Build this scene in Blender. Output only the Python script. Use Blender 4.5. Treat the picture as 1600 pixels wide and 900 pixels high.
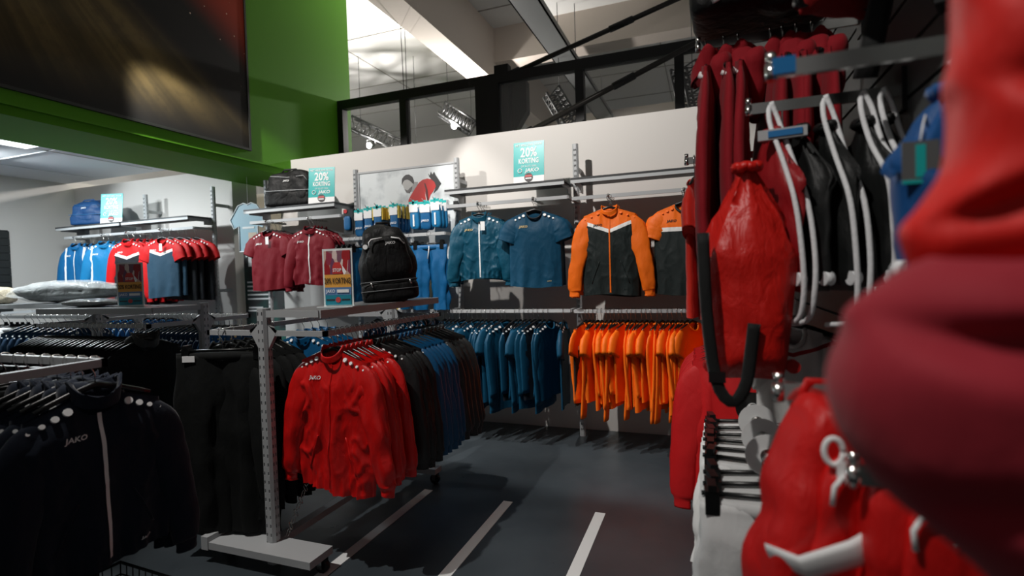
import bpy, math, random
from mathutils import Vector, Matrix, noise
R = math.radians
sc = bpy.context.scene
C = sc.collection
for o in list(bpy.data.objects): bpy.data.objects.remove(o)

# ------------------------------------------------------------------ camera
def cam_matrix(yaw, pitch, roll, loc):
    fwd = Vector((-math.sin(yaw)*math.cos(pitch), math.cos(yaw)*math.cos(pitch), math.sin(pitch)))
    right = Vector((math.cos(yaw), math.sin(yaw), 0)); up = right.cross(fwd)
    r2 = right*math.cos(roll)+up*math.sin(roll); u2 = -right*math.sin(roll)+up*math.cos(roll)
    m = Matrix((r2, u2, -fwd)).transposed().to_4x4(); m.translation = loc
    return m
cam = bpy.data.cameras.new('camera'); camo = bpy.data.objects.new('camera', cam); C.objects.link(camo)
cam.sensor_width = 36; cam.lens = 821/1600*36; cam.clip_start = .02
camo.matrix_world = cam_matrix(R(20.44), R(-1.53), R(-1.76), (0, 0, 1.6))
cam.dof.use_dof = True; cam.dof.focus_distance = 3.4; cam.dof.aperture_fstop = 1.7
sc.camera = camo
# ------------------------------------------------------------------ world, lights, exposure
w = bpy.data.worlds.new('world'); sc.world = w; w.use_nodes = True
w.node_tree.nodes['Background'].inputs[0].default_value = (1, .97, .95, 1)
w.node_tree.nodes['Background'].inputs[1].default_value = .10
sc.view_settings.view_transform = 'Standard'; sc.view_settings.look = 'None'
sc.view_settings.exposure = 0.2; sc.view_settings.gamma = 1; sc.view_settings.use_curve_mapping = False

def light(kind, name, loc, power, target=None, size=.05, color=(1, 1, 1), angle=60, blend=.4, sy=None):
    d = bpy.data.lights.new(name, kind); d.energy = power; d.color = color
    if kind == 'AREA':
        d.size = size
        if sy: d.shape = 'RECTANGLE'; d.size_y = sy
    else: d.shadow_soft_size = size
    if kind == 'SPOT': d.spot_size = R(angle); d.spot_blend = blend
    o = bpy.data.objects.new(name, d); C.objects.link(o); o.location = loc
    if target is not None: o.rotation_euler = (Vector(target)-Vector(loc)).to_track_quat('-Z', 'Y').to_euler()
    return o
WARM = (1, .95, .90); COOL = (.90, .97, 1)
# track spotlights of the sales floor, hung high in front of the display wall
for x, tx, p in ((-4.5, -3.75, 300), (-2.0, -1.15, 320)):
    light('SPOT', 'track_spotlight_offscreen', (x, 2.75, 4.15), p, (tx, 5.1, 1.75), .03, WARM, 68, .25)
light('SPOT', 'track_spotlight_offscreen', (-3.0, .9, 4.9), 430, (-1.7, 2.85, .7), .04, WARM, 48, .4)
light('SPOT', 'track_spotlight_offscreen', (-1.2, -.4, 4.6), 250, (.25, 1.7, 1.3), .05, WARM, 50, .5)
# left bay: the ceiling panel in view and one spotlight outside the picture
light('AREA', 'ceiling_panel_lamp', (-6.68, 3.3, 3.125), 90, (-6.68, 3.3, 0), .6, COOL, sy=.6)
light('SPOT', 'bay_spotlight_offscreen', (-7.9, 3.2, 3.1), 100, (-6.8, 5.0, 1.9), .03, COOL, 100, .5)
# hall beyond: the two lit floodlights on the trusses
for x, y, z, p in ((-4.42, 8.96, 4.41, 330), (-6.4, 9.06, 4.29, 300)):
    light('POINT', 'truss_floodlight_lamp', (x, y, z), p, None, .05, WARM)

# ------------------------------------------------------------------ helpers
def lin(c):
    c = c/255
    return c/12.92 if c <= .04045 else ((c+.055)/1.055)**2.4
def col(rgb): return (lin(rgb[0]), lin(rgb[1]), lin(rgb[2]), 1)
MATS = {}
def nmat(name):
    m = bpy.data.materials.new(name); m.use_nodes = True
    return m, m.node_tree.nodes, m.node_tree.links, m.node_tree.nodes['Principled BSDF']
def bump(n, l, b, scale, strength, dist, stretch=(1, 1, 1), detail=3, coord='Object', distortion=0.0):
    tc = n.new('ShaderNodeTexCoord'); mp = n.new('ShaderNodeMapping'); mp.inputs['Scale'].default_value = stretch
    nz = n.new('ShaderNodeTexNoise'); nz.inputs['Scale'].default_value = scale; nz.inputs['Detail'].default_value = detail
    nz.inputs['Distortion'].default_value = distortion
    bp = n.new('ShaderNodeBump'); bp.inputs['Strength'].default_value = strength; bp.inputs['Distance'].default_value = dist
    l.new(tc.outputs[coord], mp.inputs[0]); l.new(mp.outputs[0], nz.inputs[0]); l.new(nz.outputs[0], bp.inputs['Height'])
    l.new(bp.outputs[0], b.inputs['Normal'])
    return nz
def plain(name, rgb, rough=.5, metal=0, spec=.5, emit=0, bmp=None):
    if name in MATS: return MATS[name]
    m, n, l, b = nmat(name)
    b.inputs['Base Color'].default_value = col(rgb); b.inputs['Roughness'].default_value = rough
    b.inputs['Metallic'].default_value = metal; b.inputs['Specular IOR Level'].default_value = spec
    if emit: b.inputs['Emission Color'].default_value = col(rgb); b.inputs['Emission Strength'].default_value = emit
    if bmp: bump(n, l, b, *bmp)
    MATS[name] = m; return m
def fab(name, rgb, rough=.75, bs=.4, scale=8, spec=.25, sheen=.1, chev=None, shoulder=None, bd=.03):
    """fabric; chev = (band rgb, low rgb, z1, z2, k): a printed chevron; shoulder = (rgb, x0, x1): printed shoulder stripes"""
    if name in MATS: return MATS[name]
    m, n, l, b = nmat(name)
    b.inputs['Roughness'].default_value = rough; b.inputs['Specular IOR Level'].default_value = spec
    b.inputs['Sheen Weight'].default_value = sheen
    bump(n, l, b, scale*2.6, bs, bd*.38, (1, 1, .5), 4, distortion=.5)
    tc = n.new('ShaderNodeTexCoord')
    nz = n.new('ShaderNodeTexNoise'); nz.inputs['Scale'].default_value = 5; l.new(tc.outputs['Object'], nz.inputs[0])
    mx = n.new('ShaderNodeMix'); mx.data_type = 'RGBA'
    c = col(rgb); mx.inputs[6].default_value = (c[0]*.88, c[1]*.88, c[2]*.88, 1); mx.inputs[7].default_value = (min(1, c[0]*1.1), min(1, c[1]*1.1), min(1, c[2]*1.1), 1)
    l.new(nz.outputs[0], mx.inputs[0]); out = mx.outputs[2]
    def math_(op, a, bb):
        k = n.new('ShaderNodeMath'); k.operation = op
        for i, q in enumerate((a, bb)):
            if q is None: continue
            if isinstance(q, (int, float)): k.inputs[i].default_value = q
            else: l.new(q, k.inputs[i])
        return k.outputs[0]
    def over(mask, rgb2, base):
        k = n.new('ShaderNodeMix'); k.data_type = 'RGBA'; l.new(mask, k.inputs[0]); l.new(base, k.inputs[6]); k.inputs[7].default_value = col(rgb2)
        return k.outputs[2]
    if chev or shoulder:
        sp = n.new('ShaderNodeSeparateXYZ'); l.new(tc.outputs['Object'], sp.inputs[0])
        ax = math_('ABSOLUTE', sp.outputs[0], None)
    if chev:
        band, low, z1, z2, k = chev
        val = math_('SUBTRACT', sp.outputs[2], math_('MULTIPLY', ax, k))
        out = over(math_('LESS_THAN', val, z1), band, out)
        out = over(math_('LESS_THAN', val, z2), low, out)
    if shoulder:
        s, x0, x1 = shoulder
        out = over(math_('MULTIPLY', math_('GREATER_THAN', ax, x0), math_('LESS_THAN', ax, x1)), s, out)
    l.new(out, b.inputs['Base Color']); MATS[name] = m; return m

class MB:
    def __init__(s): s.v = []; s.f = []; s.m = []; s.s = []
    def face(s, idx, mi=0, sm=False): s.f.append(idx); s.m.append(mi); s.s.append(sm)
    def bx(s, x0, x1, y0, y1, z0, z1, mi=0, mat=None):
        b = len(s.v)
        p = [(x, y, z) for x in (x0, x1) for y in (y0, y1) for z in (z0, z1)]
        if mat: p = [tuple(mat @ Vector(q)) for q in p]
        s.v += p
        for q in ((0, 1, 3, 2), (4, 6, 7, 5), (0, 4, 5, 1), (2, 3, 7, 6), (0, 2, 6, 4), (1, 5, 7, 3)): s.face([b+i for i in q], mi)
        return s
    def box(s, c, d, mi=0, mat=None):
        return s.bx(c[0]-d[0]/2, c[0]+d[0]/2, c[1]-d[1]/2, c[1]+d[1]/2, c[2]-d[2]/2, c[2]+d[2]/2, mi, mat)
    def loft(s, rings, cap=(True, True), mi=0, sm=True, closed=True):
        b = len(s.v); n = len(rings[0])
        for r in rings: s.v += [tuple(p) for p in r]
        for i in range(len(rings)-1):
            for j in range(n if closed else n-1):
                k = (j+1) % n
                s.face([b+i*n+j, b+i*n+k, b+(i+1)*n+k, b+(i+1)*n+j], mi, sm)
        if cap[0]: s.face([b+j for j in range(n)][::-1], mi)
        if cap[1]: s.face([b+(len(rings)-1)*n+j for j in range(n)], mi)
        return s
    def tube(s, pts, r, seg=8, mi=0, flat=1.0, up=(0, 1, 0), cap=True, sm=True):
        """sweep; flat scales the cross-section along `up`"""
        pts = [Vector(p) for p in pts]; rings = []; up = Vector(up)
        for i, p in enumerate(pts):
            t = (pts[min(i+1, len(pts)-1)]-pts[max(i-1, 0)]).normalized()
            u = up - t*up.dot(t)
            if u.length < 1e-3: u = Vector((1, 0, 0)) - t*t.x
            u.normalize(); n_ = t.cross(u); rr = r[i] if isinstance(r, (list, tuple)) else r
            off = math.pi/seg if seg == 4 else 0
            rings.append([p+n_*math.cos(a)*rr+u*math.sin(a)*rr*flat for a in [2*math.pi*k/seg+off for k in range(seg)]])
        return s.loft(rings, (cap, cap), mi, sm and seg > 4)
    def cyl(s, a, b, r, seg=12, mi=0, r2=None): return s.tube([a, b], [r, r if r2 is None else r2], seg, mi, up=(.31, .52, .79))
    def prism(s, outline, y0, y1, mi=0):
        b = len(s.v); n = len(outline)
        s.v += [(x, y0, z) for x, z in outline]+[(x, y1, z) for x, z in outline]
        s.face([b+i for i in range(n)], mi); s.face([b+n+i for i in range(n)][::-1], mi)
        for i in range(n): s.face([b+i, b+n+i, b+n+(i+1) % n, b+(i+1) % n], mi)
        return s
    def mesh(s, name, mats):
        me = bpy.data.meshes.new(name); me.from_pydata(s.v, [], s.f)
        if not isinstance(mats, (list, tuple)): mats = [mats]
        for m in mats: me.materials.append(m)
        me.polygons.foreach_set('material_index', s.m); me.polygons.foreach_set('use_smooth', s.s); me.update()
        return me
def ob(name, me, parent=None, loc=None, rz=None, kind=None, label=None):
    o = bpy.data.objects.new(name, me); C.objects.link(o)
    if parent: o.parent = parent
    if loc is not None: o.location = loc
    if rz is not None: o.rotation_euler = (0, 0, rz)
    if kind: o['kind'] = kind
    if label: o['label'] = label
    return o
def tag(o, label, cat, group=None):
    o['label'] = label; o['category'] = cat
    if group: o['group'] = group
    return o
def thing(name, label, cat, loc=(0, 0, 0), rz=0, group=None):
    o = bpy.data.objects.new(name, None); o.empty_display_size = .1; C.objects.link(o); o.location = loc; o.rotation_euler = (0, 0, rz)
    return tag(o, label, cat, group)
def struct(name, mb, mat): return ob(name, mb.mesh(name, mat), kind='structure')
TXT = {}
def text_geo(s, size=1.0, bold=.0, sx=1.0):
    """flat glyph geometry of a text centred on the origin in the xz plane, facing -y"""
    key = (s, size, bold, sx)
    if key not in TXT:
        cu = bpy.data.curves.new('t', 'FONT'); cu.body = s; cu.size = size; cu.align_x = 'CENTER'; cu.align_y = 'CENTER'; cu.offset = bold*size; cu.resolution_u = 2
        o = bpy.data.objects.new('t', cu); C.objects.link(o); bpy.context.view_layer.update()
        me = bpy.data.meshes.new_from_object(o.evaluated_get(bpy.context.evaluated_depsgraph_get()))
        TXT[key] = ([(v.co.x*sx, 0, v.co.y) for v in me.vertices], [list(p.vertices) for p in me.polygons])
        bpy.data.objects.remove(o); bpy.data.curves.remove(cu); bpy.data.meshes.remove(me)
    return TXT[key]
def add_text(mb, s, size, at, bold=0., sx=1., mi=0, proj=None, shear=0):
    v, f = text_geo(s, size, bold, sx); b = len(mb.v)
    for x, y, z in v:
        X, Z = x+at[0]+shear*z, z+at[2]; Y = at[1] if proj is None else proj(X, Z)+at[1]
        mb.v.append((X, Y, Z))
    for q in f: mb.face([b+i for i in q], mi)
    return mb
def nz3(x, y, z): return noise.noise(Vector((x, y, z)))
def smooth(t): t = max(0, min(1, t)); return t*t*(3-2*t)
def lerp(a, b, t): return a+(b-a)*t
def softbox(d, n=10, e=5, fn=None, amp=0.0, seed=0, mi=0, freq=8):
    """rounded soft block of size d centred on the origin; fn(p in -1..1) may reshape it"""
    mb = MB(); idx = {}
    def vert(i, j, k):
        key = (i, j, k)
        if key not in idx:
            p = Vector((2*i/n-1, 2*j/n-1, 2*k/n-1)); q = p/((abs(p.x)**e+abs(p.y)**e+abs(p.z)**e)**(1/e))
            if fn: q = fn(q)
            q = Vector((q.x*d[0]/2, q.y*d[1]/2, q.z*d[2]/2))
            if amp:
                a = nz3(q.x*freq+seed, q.y*freq, q.z*freq); b2 = nz3(q.x*freq, q.y*freq+seed+7, q.z*freq*2.1)
                q = q*(1+amp*a+amp*.6*b2)
            idx[key] = len(mb.v); mb.v.append(tuple(q))
        return idx[key]
    for a in range(n):
        for b in range(n):
            for c in (0, n):
                fl = [lambda a_, b_: (c, a_, b_), lambda a_, b_: (a_, c, b_), lambda a_, b_: (a_, b_, c)]
                for w_, g in enumerate(fl):
                    q = [vert(*g(a, b)), vert(*g(a+1, b)), vert(*g(a+1, b+1)), vert(*g(a, b+1))]
                    if (c == 0) != (w_ == 1): q = q[::-1]
                    mb.face(q, mi, True)
    return mb

# ------------------------------------------------------------------ materials
M_black = plain('black_plastic', (14, 15, 16), .3)
M_chrome = plain('chrome', (215, 215, 212), .18, 1)
M_steel = plain('grey_powder_coat', (172, 175, 177), .42, 0, .5)
M_steel_d = plain('grey_powder_coat_shelf', (96, 99, 101), .45)
M_wstrip = plain('white_price_strip', (186, 190, 192), .35)
M_shelf = plain('dark_shelf_board', (52, 54, 56), .5)
M_slot = plain('black_backing', (12, 12, 12), .9)
M_white = plain('white_print', (240, 242, 242), .6)
M_gold = plain('gold_print', (214, 190, 130), .5)
M_wall = plain('wall_paint', (214, 211, 207), .85, 0, .3, 0, (60, .06, .002))
M_tape = plain('white_floor_tape', (225, 228, 228), .6, bmp=(90, .1, .001))
M_glass = None

# ------------------------------------------------------------------ structure
def floor_mat():
    m, n, l, b = nmat('dark_slate_floor'); tc = n.new('ShaderNodeTexCoord')
    nz = n.new('ShaderNodeTexNoise'); nz.inputs['Scale'].default_value = 1.3; nz.inputs['Detail'].default_value = 6
    cr = n.new('ShaderNodeValToRGB'); cr.color_ramp.elements[0].color = col((50, 57, 62)); cr.color_ramp.elements[1].color = col((70, 77, 82))
    cr.color_ramp.elements[0].position = .3; cr.color_ramp.elements[1].position = .75
    l.new(tc.outputs['Object'], nz.inputs[0]); l.new(nz.outputs[0], cr.inputs[0]); l.new(cr.outputs[0], b.inputs['Base Color'])
    n2 = n.new('ShaderNodeTexNoise'); n2.inputs['Scale'].default_value = 9; n2.inputs['Detail'].default_value = 8; l.new(tc.outputs['Object'], n2.inputs[0])
    mr = n.new('ShaderNodeMapRange'); mr.inputs[3].default_value = .22; mr.inputs[4].default_value = .42
    l.new(n2.outputs[0], mr.inputs[0]); l.new(mr.outputs[0], b.inputs['Roughness'])
    return m
struct('floor', MB().bx(-14, 5, -4, 18, -.1, 0), floor_mat())
struct('wall_back', MB().bx(-5.02, 2.2, 5.22, 5.36, 0, 3.1), M_wall)
struct('wall_left_bay', MB().bx(-9.0, -5.82, 5.22, 5.62, 0, 3.1), M_wall)
struct('wall_left', MB().bx(-9.15, -9.0, -2, 5.62, 0, 3.2), M_wall)
M_beige = plain('hall_beige_panel', (226, 214, 203), .8, bmp=(14, .05, .004))
M_hallw = plain('hall_white', (238, 238, 236), .8)
struct('wall_passage', MB().bx(-8.5, -4.95, 7.2, 7.3, 0, 3.15), M_beige)
struct('wall_hall_far', MB().bx(-14, 6, 17.9, 18, 0, 6.2), M_hallw)
struct('wall_hall_left', MB().bx(-14, -13.9, -2, 18, 0, 6.2), M_hallw)
hall_ceiling = struct('ceiling', MB().bx(-14, 6, -4, 18, 6.12, 6.3), M_hallw)
mb = MB()
for y in (7.0, 8.4, 10.6, 12.3, 14.1): mb.bx(-13.8, 5.8, y, y+.015, 6.108, 6.12)
for x in (-9.5, -6.6, -.8, 1.8): mb.bx(x, x+.015, 5.4, 17.8, 6.108, 6.12)
ob('panel_joint', mb.mesh('panel_joint', plain('joint_grey', (150, 146, 140), .8)), hall_ceiling)
struct('trim_beam_long', MB().bx(-4.02, -3.6, 3.0, 17.8, 5.17, 6.12), M_beige)
struct('trim_beam_cross', MB().bx(-3.6, 5.8, 9.1, 9.5, 5.5, 6.12), M_beige)
struct('trim_beam_cross_lower', MB().bx(-3.6, 5.8, 12.6, 12.9, 4.9, 5.4), M_beige)
struct('ceiling_left_bay', MB().bx(-9.0, -5.7, -2, 5.13, 3.16, 3.24), plain('bay_ceiling', (222, 226, 230), .85))
mb = MB()
for y in (1.4, 2.6, 3.8): mb.bx(-9, -5.7, y, y+.02, 3.152, 3.16)
for x in (-8.2, -7.0): mb.bx(x, x+.02, -2, 5.0, 3.152, 3.16)
struct('trim_ceiling_grid', mb, plain('grid', (205, 208, 210), .7))
# green bulkhead
M_green = plain('green_paint', (84, 150, 24), .7, 0, .3, 0, (50, .05, .002))
struct('wall_green_bulkhead', MB().bx(-5.7, -4.83, -2, 6.45, 2.97, 6.1), M_green)
struct('trim_green_soffit', MB().bx(-5.72, -4.87, -2, 6.4, 2.9, 2.97), M_green)
# printed fabric picture on the bulkhead
def picture_mat():
    m, n, l, b = nmat('stadium_light_print'); tc = n.new('ShaderNodeTexCoord'); sp = n.new('ShaderNodeSeparateXYZ'); l.new(tc.outputs['Object'], sp.inputs[0])
    def mt(op, a, bb=None, clamp=False):
        k = n.new('ShaderNodeMath'); k.operation = op; k.use_clamp = clamp
        for i, q in enumerate((a, bb)):
            if q is None: continue
            if isinstance(q, (int, float)): k.inputs[i].default_value = q
            else: l.new(q, k.inputs[i])
        return k.outputs[0]
    def mr(v, a, bb):
        k = n.new('ShaderNodeMapRange'); k.interpolation_type = 'SMOOTHSTEP'; l.new(v, k.inputs[0]); k.inputs[1].default_value = a; k.inputs[2].default_value = bb
        return k.outputs[0]
    def mix(f, a, bb):
        k = n.new('ShaderNodeMix'); k.data_type = 'RGBA'; l.new(f, k.inputs[0])
        for i, q in ((6, a), (7, bb)):
            if isinstance(q, tuple): k.inputs[i].default_value = q
            else: l.new(q, k.inputs[i])
        return k.outputs[2]
    y, z = sp.outputs[1], sp.outputs[2]                   # y 2..4.58 along the wall, z 3.1..6 up
    # rays fan out from the upper left end of the print
    ang = mt('ARCTAN2', mt('SUBTRACT', y, 1.7), mt('SUBTRACT', 5.3, z))
    nz = n.new('ShaderNodeTexNoise'); nz.noise_dimensions = '1D'; nz.inputs['Scale'].default_value = 9; nz.inputs['Detail'].default_value = 3; l.new(ang, nz.inputs['W'])
    n2 = n.new('ShaderNodeTexNoise'); n2.inputs['Scale'].default_value = 14; n2.inputs['Detail'].default_value = 6; l.new(tc.outputs['Object'], n2.inputs[0])
    ray = mix(mr(nz.outputs[0], .35, .68), col((74, 62, 30)), col((112, 95, 54)))
    ray = mix(mt('MULTIPLY', mr(n2.outputs[0], .45, .75), .35), ray, col((60, 52, 26)))
    g = mix(mr(mt('SUBTRACT', z, mt('MULTIPLY', y, -.03)), 3.2, 3.75), col((22, 22, 20)), ray)
    up = mt('ADD', z, mt('MULTIPLY', y, .62))             # diagonal towards the upper far corner
    dk = mix(mr(up, 5.95, 6.35), g, col((18, 17, 16)))
    rd = mix(mr(up, 6.72, 7.35), dk, col((170, 52, 24)))
    vo = n.new('ShaderNodeTexVoronoi'); vo.inputs['Scale'].default_value = 9; l.new(tc.outputs['Object'], vo.inputs['Vector'])
    st = mt('MULTIPLY', mt('LESS_THAN', vo.outputs['Distance'], .07), mr(up, 6.5, 6.8))
    l.new(mix(st, rd, col((235, 205, 180))), b.inputs['Base Color']); b.inputs['Roughness'].default_value = .8
    return m
pic = thing('wall_picture', 'large printed fabric picture of golden light rays on the green bulkhead', 'picture', (-4.83, 0, 0))
ob('print', MB().bx(0, .02, -1.5, 4.575, 3.105, 6.0).mesh('print', picture_mat()), pic)
mb = MB().bx(0, .028, -1.5, 4.6, 3.08, 3.105).bx(0, .028, 4.575, 4.6, 3.105, 6.0)
ob('frame', mb.mesh('frame', plain('picture_frame', (40, 44, 40), .5)), pic)
# ceiling panel lamp
pl = thing('ceiling_panel_light', 'square white light panel in the ceiling of the left bay', 'light', (-6.68, 3.3, 3.15))
ob('diffuser', MB().bx(-.3, .3, -.3, .3, -.012, 0).mesh('diffuser', plain('lit_panel', (240, 250, 255), .5, emit=3.0)), pl)
ob('frame', MB().bx(-.32, .32, -.32, -.3, -.016, .005).bx(-.32, .32, .3, .32, -.016, .005).bx(-.32, -.3, -.3, .3, -.016, .005).bx(.3, .32, -.3, .3, -.016, .005).mesh('frame', M_white), pl)
# floor tape lines
for x0, y0, y1, nm in ((-1.99, 2.0, 3.42, 'beside the grey clothes rack'), (-1.345, 1.4, 3.40, 'in the middle of the aisle'), (-.695, 1.4, 3.41, 'beside the white shorts on the right')):
    tag(ob('floor_tape', MB().bx(x0-.034, x0+.034, y0, y1, 0, .003).mesh('floor_tape', M_tape)), 'white tape line on the dark floor '+nm, 'tape', 'tape lines on the floor')

# glazed partition behind the display wall
def glass_mat():
    m, n, l, b = nmat('clear_glass')
    b.inputs['Base Color'].default_value = (.95, .97, .97, 1); b.inputs['Roughness'].default_value = .02; b.inputs['Alpha'].default_value = .07
    b.inputs['Specular IOR Level'].default_value = .5
    return m
M_glass = glass_mat(); M_bframe = plain('black_frame', (18, 19, 20), .45)
part = thing('glass_partition', 'black framed glass partition above the white display wall', 'partition', (0, 6.2, 0))
ob('top_rail', MB().bx(-4.84, 2.2, -.05, .05, 3.98, 4.1).mesh('top_rail', M_bframe), part)
ob('bottom_rail', MB().bx(-4.84, 2.2, -.05, .05, 2.9, 3.0).mesh('bottom_rail', M_bframe), part)
px = [-4.79, -3.77, -2.55, -1.37, -.25, .9, 2.1]
for i, x in enumerate(px):
    w_ = .16 if i == 2 else .05
    ob('post', MB().bx(x-w_, x+w_, -.055, .055, 0, 4.0).mesh('post', M_bframe), part)
for a, b in zip(px[:-1], px[1:]):
    ob('pane', MB().bx(a+.05, b-.05, -.005, .005, 3.0, 3.98).mesh('pane', M_glass), part)
col_o = thing('brace_node', 'black steel node where the roof braces meet the partition', 'bracket', (-2.4, 6.35, 4.05))
ob('plate', MB().bx(-.13, .06, .02, .14, -.9, .24).mesh('plate', M_bframe), col_o)
ob('gusset', MB().prism([(0, -.7), (.25, -.35), (.25, .05), (0, .2)], .16, .3).mesh('gusset', M_bframe), col_o)
def brace(a, b, label):
    a = Vector(a); b = Vector(b); t = thing('roof_brace', label, 'brace', a)
    ob('tie_rod', MB().tube([(0, 0, 0), b-a], .032, 8).mesh('tie_rod', plain('brace_steel', (62, 60, 58), .35, .7)), t)
    e = (b-a).normalized()
    ob('end_fork', MB().tube([-e*.05, e*.16], .05, 8).mesh('end_fork', M_bframe), t)
    ob('turnbuckle', MB().tube([(b-a)*.45, (b-a)*.55], .043, 8).mesh('turnbuckle', M_bframe), t)
brace((-2.36, 6.45, 4.17), (.5, 6.75, 5.05), 'dark steel tie rod rising from the partition node to the roof')
brace((-1.98, 5.75, 3.18), (.35, 6.0, 4.15), 'dark steel tie rod crossing in front of the glass partition')
# cable tray
ct = thing('cable_tray', 'grey perforated cable tray hanging below the hall ceiling', 'tray', (-2.2, 0, 5.2))
ob('channel', MB().bx(-.19, .19, 5.8, 15, 0, .02).bx(-.19, -.17, 5.8, 15, 0, .1).bx(.17, .19, 5.8, 15, 0, .1).mesh('channel', plain('galvanised', (150, 152, 152), .5, .4, bmp=(60, .3, .004))), ct)
for y in (7.4, 9.8, 12.2): ob('hanger_rod', MB().tube([(0, y, .02), (0, y, .92)], .008, 6).mesh('hanger_rod', M_steel), ct)
# suspension cables
for a, b, nm in (((-4.05, 6.6, 6.12), (-4.0, 6.6, 3.3), 'thin black cable hanging beside the green bulkhead'), ((-4.2, 7.0, 6.12), (-4.22, 7.0, 3.3), 'thin grey cable hanging behind the black cable')):
    tag(ob('suspension_cable', MB().tube([a, b], .006, 6).mesh('suspension_cable', M_black)), nm, 'cable')
def truss(a, b, label, size=.24, n=9):
    a = Vector(a); b = Vector(b); t = thing('lighting_truss', label, 'truss', a, 0, 'lighting trusses in the hall'); d = b-a; e = d.normalized()
    s = e.cross(Vector((0, 0, 1))).normalized()*size/2; u = s.cross(e).normalized()*size/2
    cs = [s+u, s-u, -s-u, -s+u]; mb = MB()
    for c in cs: ob('chord', MB().tube([c, c+d], .022, 6).mesh('chord', M_bframe), t)
    for i in range(n):
        p = d*(i/n); q = d*((i+1)/n)
        for k in range(4):
            c1, c2 = cs[k], cs[(k+1) % 4]
            mb.tube([p+c1, q+c2], .011, 5); mb.tube([q+c1, q+c2], .011, 5)
    ob('lattice', mb.mesh('lattice', M_bframe), t, kind='stuff')
    for f_ in (.1, .85): ob('suspension_wire', MB().tube([d*f_+u, Vector((d.x*f_+u.x, d.y*f_+u.y, 6.115-a.z))], .006, 5).mesh('suspension_wire', M_bframe), t)
truss((-6.75, 9, 4.78), (-5.4, 9.6, 4.05), 'black lattice lighting truss seen through the first glass pane')
truss((-4.67, 9, 4.78), (-4.15, 9.25, 4.40), 'black lattice lighting truss seen through the second glass pane')
truss((-2.40, 8.6, 4.64), (-2.05, 8.8, 3.95), 'black lattice lighting truss below the cable tray')
truss((-.25, 7.4, 4.3), (-.1, 7.5, 3.5), 'black lattice lighting truss beside the maroon jackets')
for p, nm in (((-4.42, 9.05, 4.42), 'small lit floodlight under the truss in the second glass pane'), ((-6.4, 9.15, 4.3), 'small lit floodlight under the truss in the first glass pane')):
    t = thing('floodlight', nm, 'lamp', p)
    ob('housing', MB().cyl((0, .1, .06), (0, -.04, 0), .045, 12, r2=.06).mesh('housing', M_bframe), t)
    ob('lens', MB().cyl((0, -.042, 0), (0, -.05, -.002), .052, 12).mesh('lens', plain('lit_lens', (255, 250, 240), .4, emit=30)), t)
    ob('yoke', MB().tube([(-.1, .03, .03), (-.1, .03, .14), (.1, .03, .14), (.1, .03, .03)], .01, 6).mesh('yoke', M_bframe), t)
pp = thing('sprinkler_pipe', 'red pipe running below the hall ceiling behind the glass', 'pipe', (-1.1, 10.5, 4.25))
ob('run', MB().tube([(0, 0, -.2), (.02, 0, -.02), (.15, 0, .03), (2.8, -.3, .12)], .035, 8).mesh('run', plain('pipe_red', (150, 84, 64), .5)), pp)
ob('hanger_rod', MB().tube([(1.5, -.15, .1), (1.5, -.15, 1.87)], .01, 6).mesh('hanger_rod', M_steel), pp)
vd = thing('ventilation_duct', 'grey duct running below the red pipe behind the glass', 'duct', (-.9, 11, 3.95))
ob('run', MB().tube([(0, 0, 0), (3, -.2, .1)], .09, 12).mesh('run', M_steel), vd)
ob('hanger_rod', MB().tube([(1.6, -.1, .1), (1.6, -.1, 2.17)], .01, 6).mesh('hanger_rod', M_steel), vd)
ob('flange', MB().tube([(1.2, -.08, .04), (1.25, -.083, .042)], .11, 12).mesh('flange', M_steel_d), vd)

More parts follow.
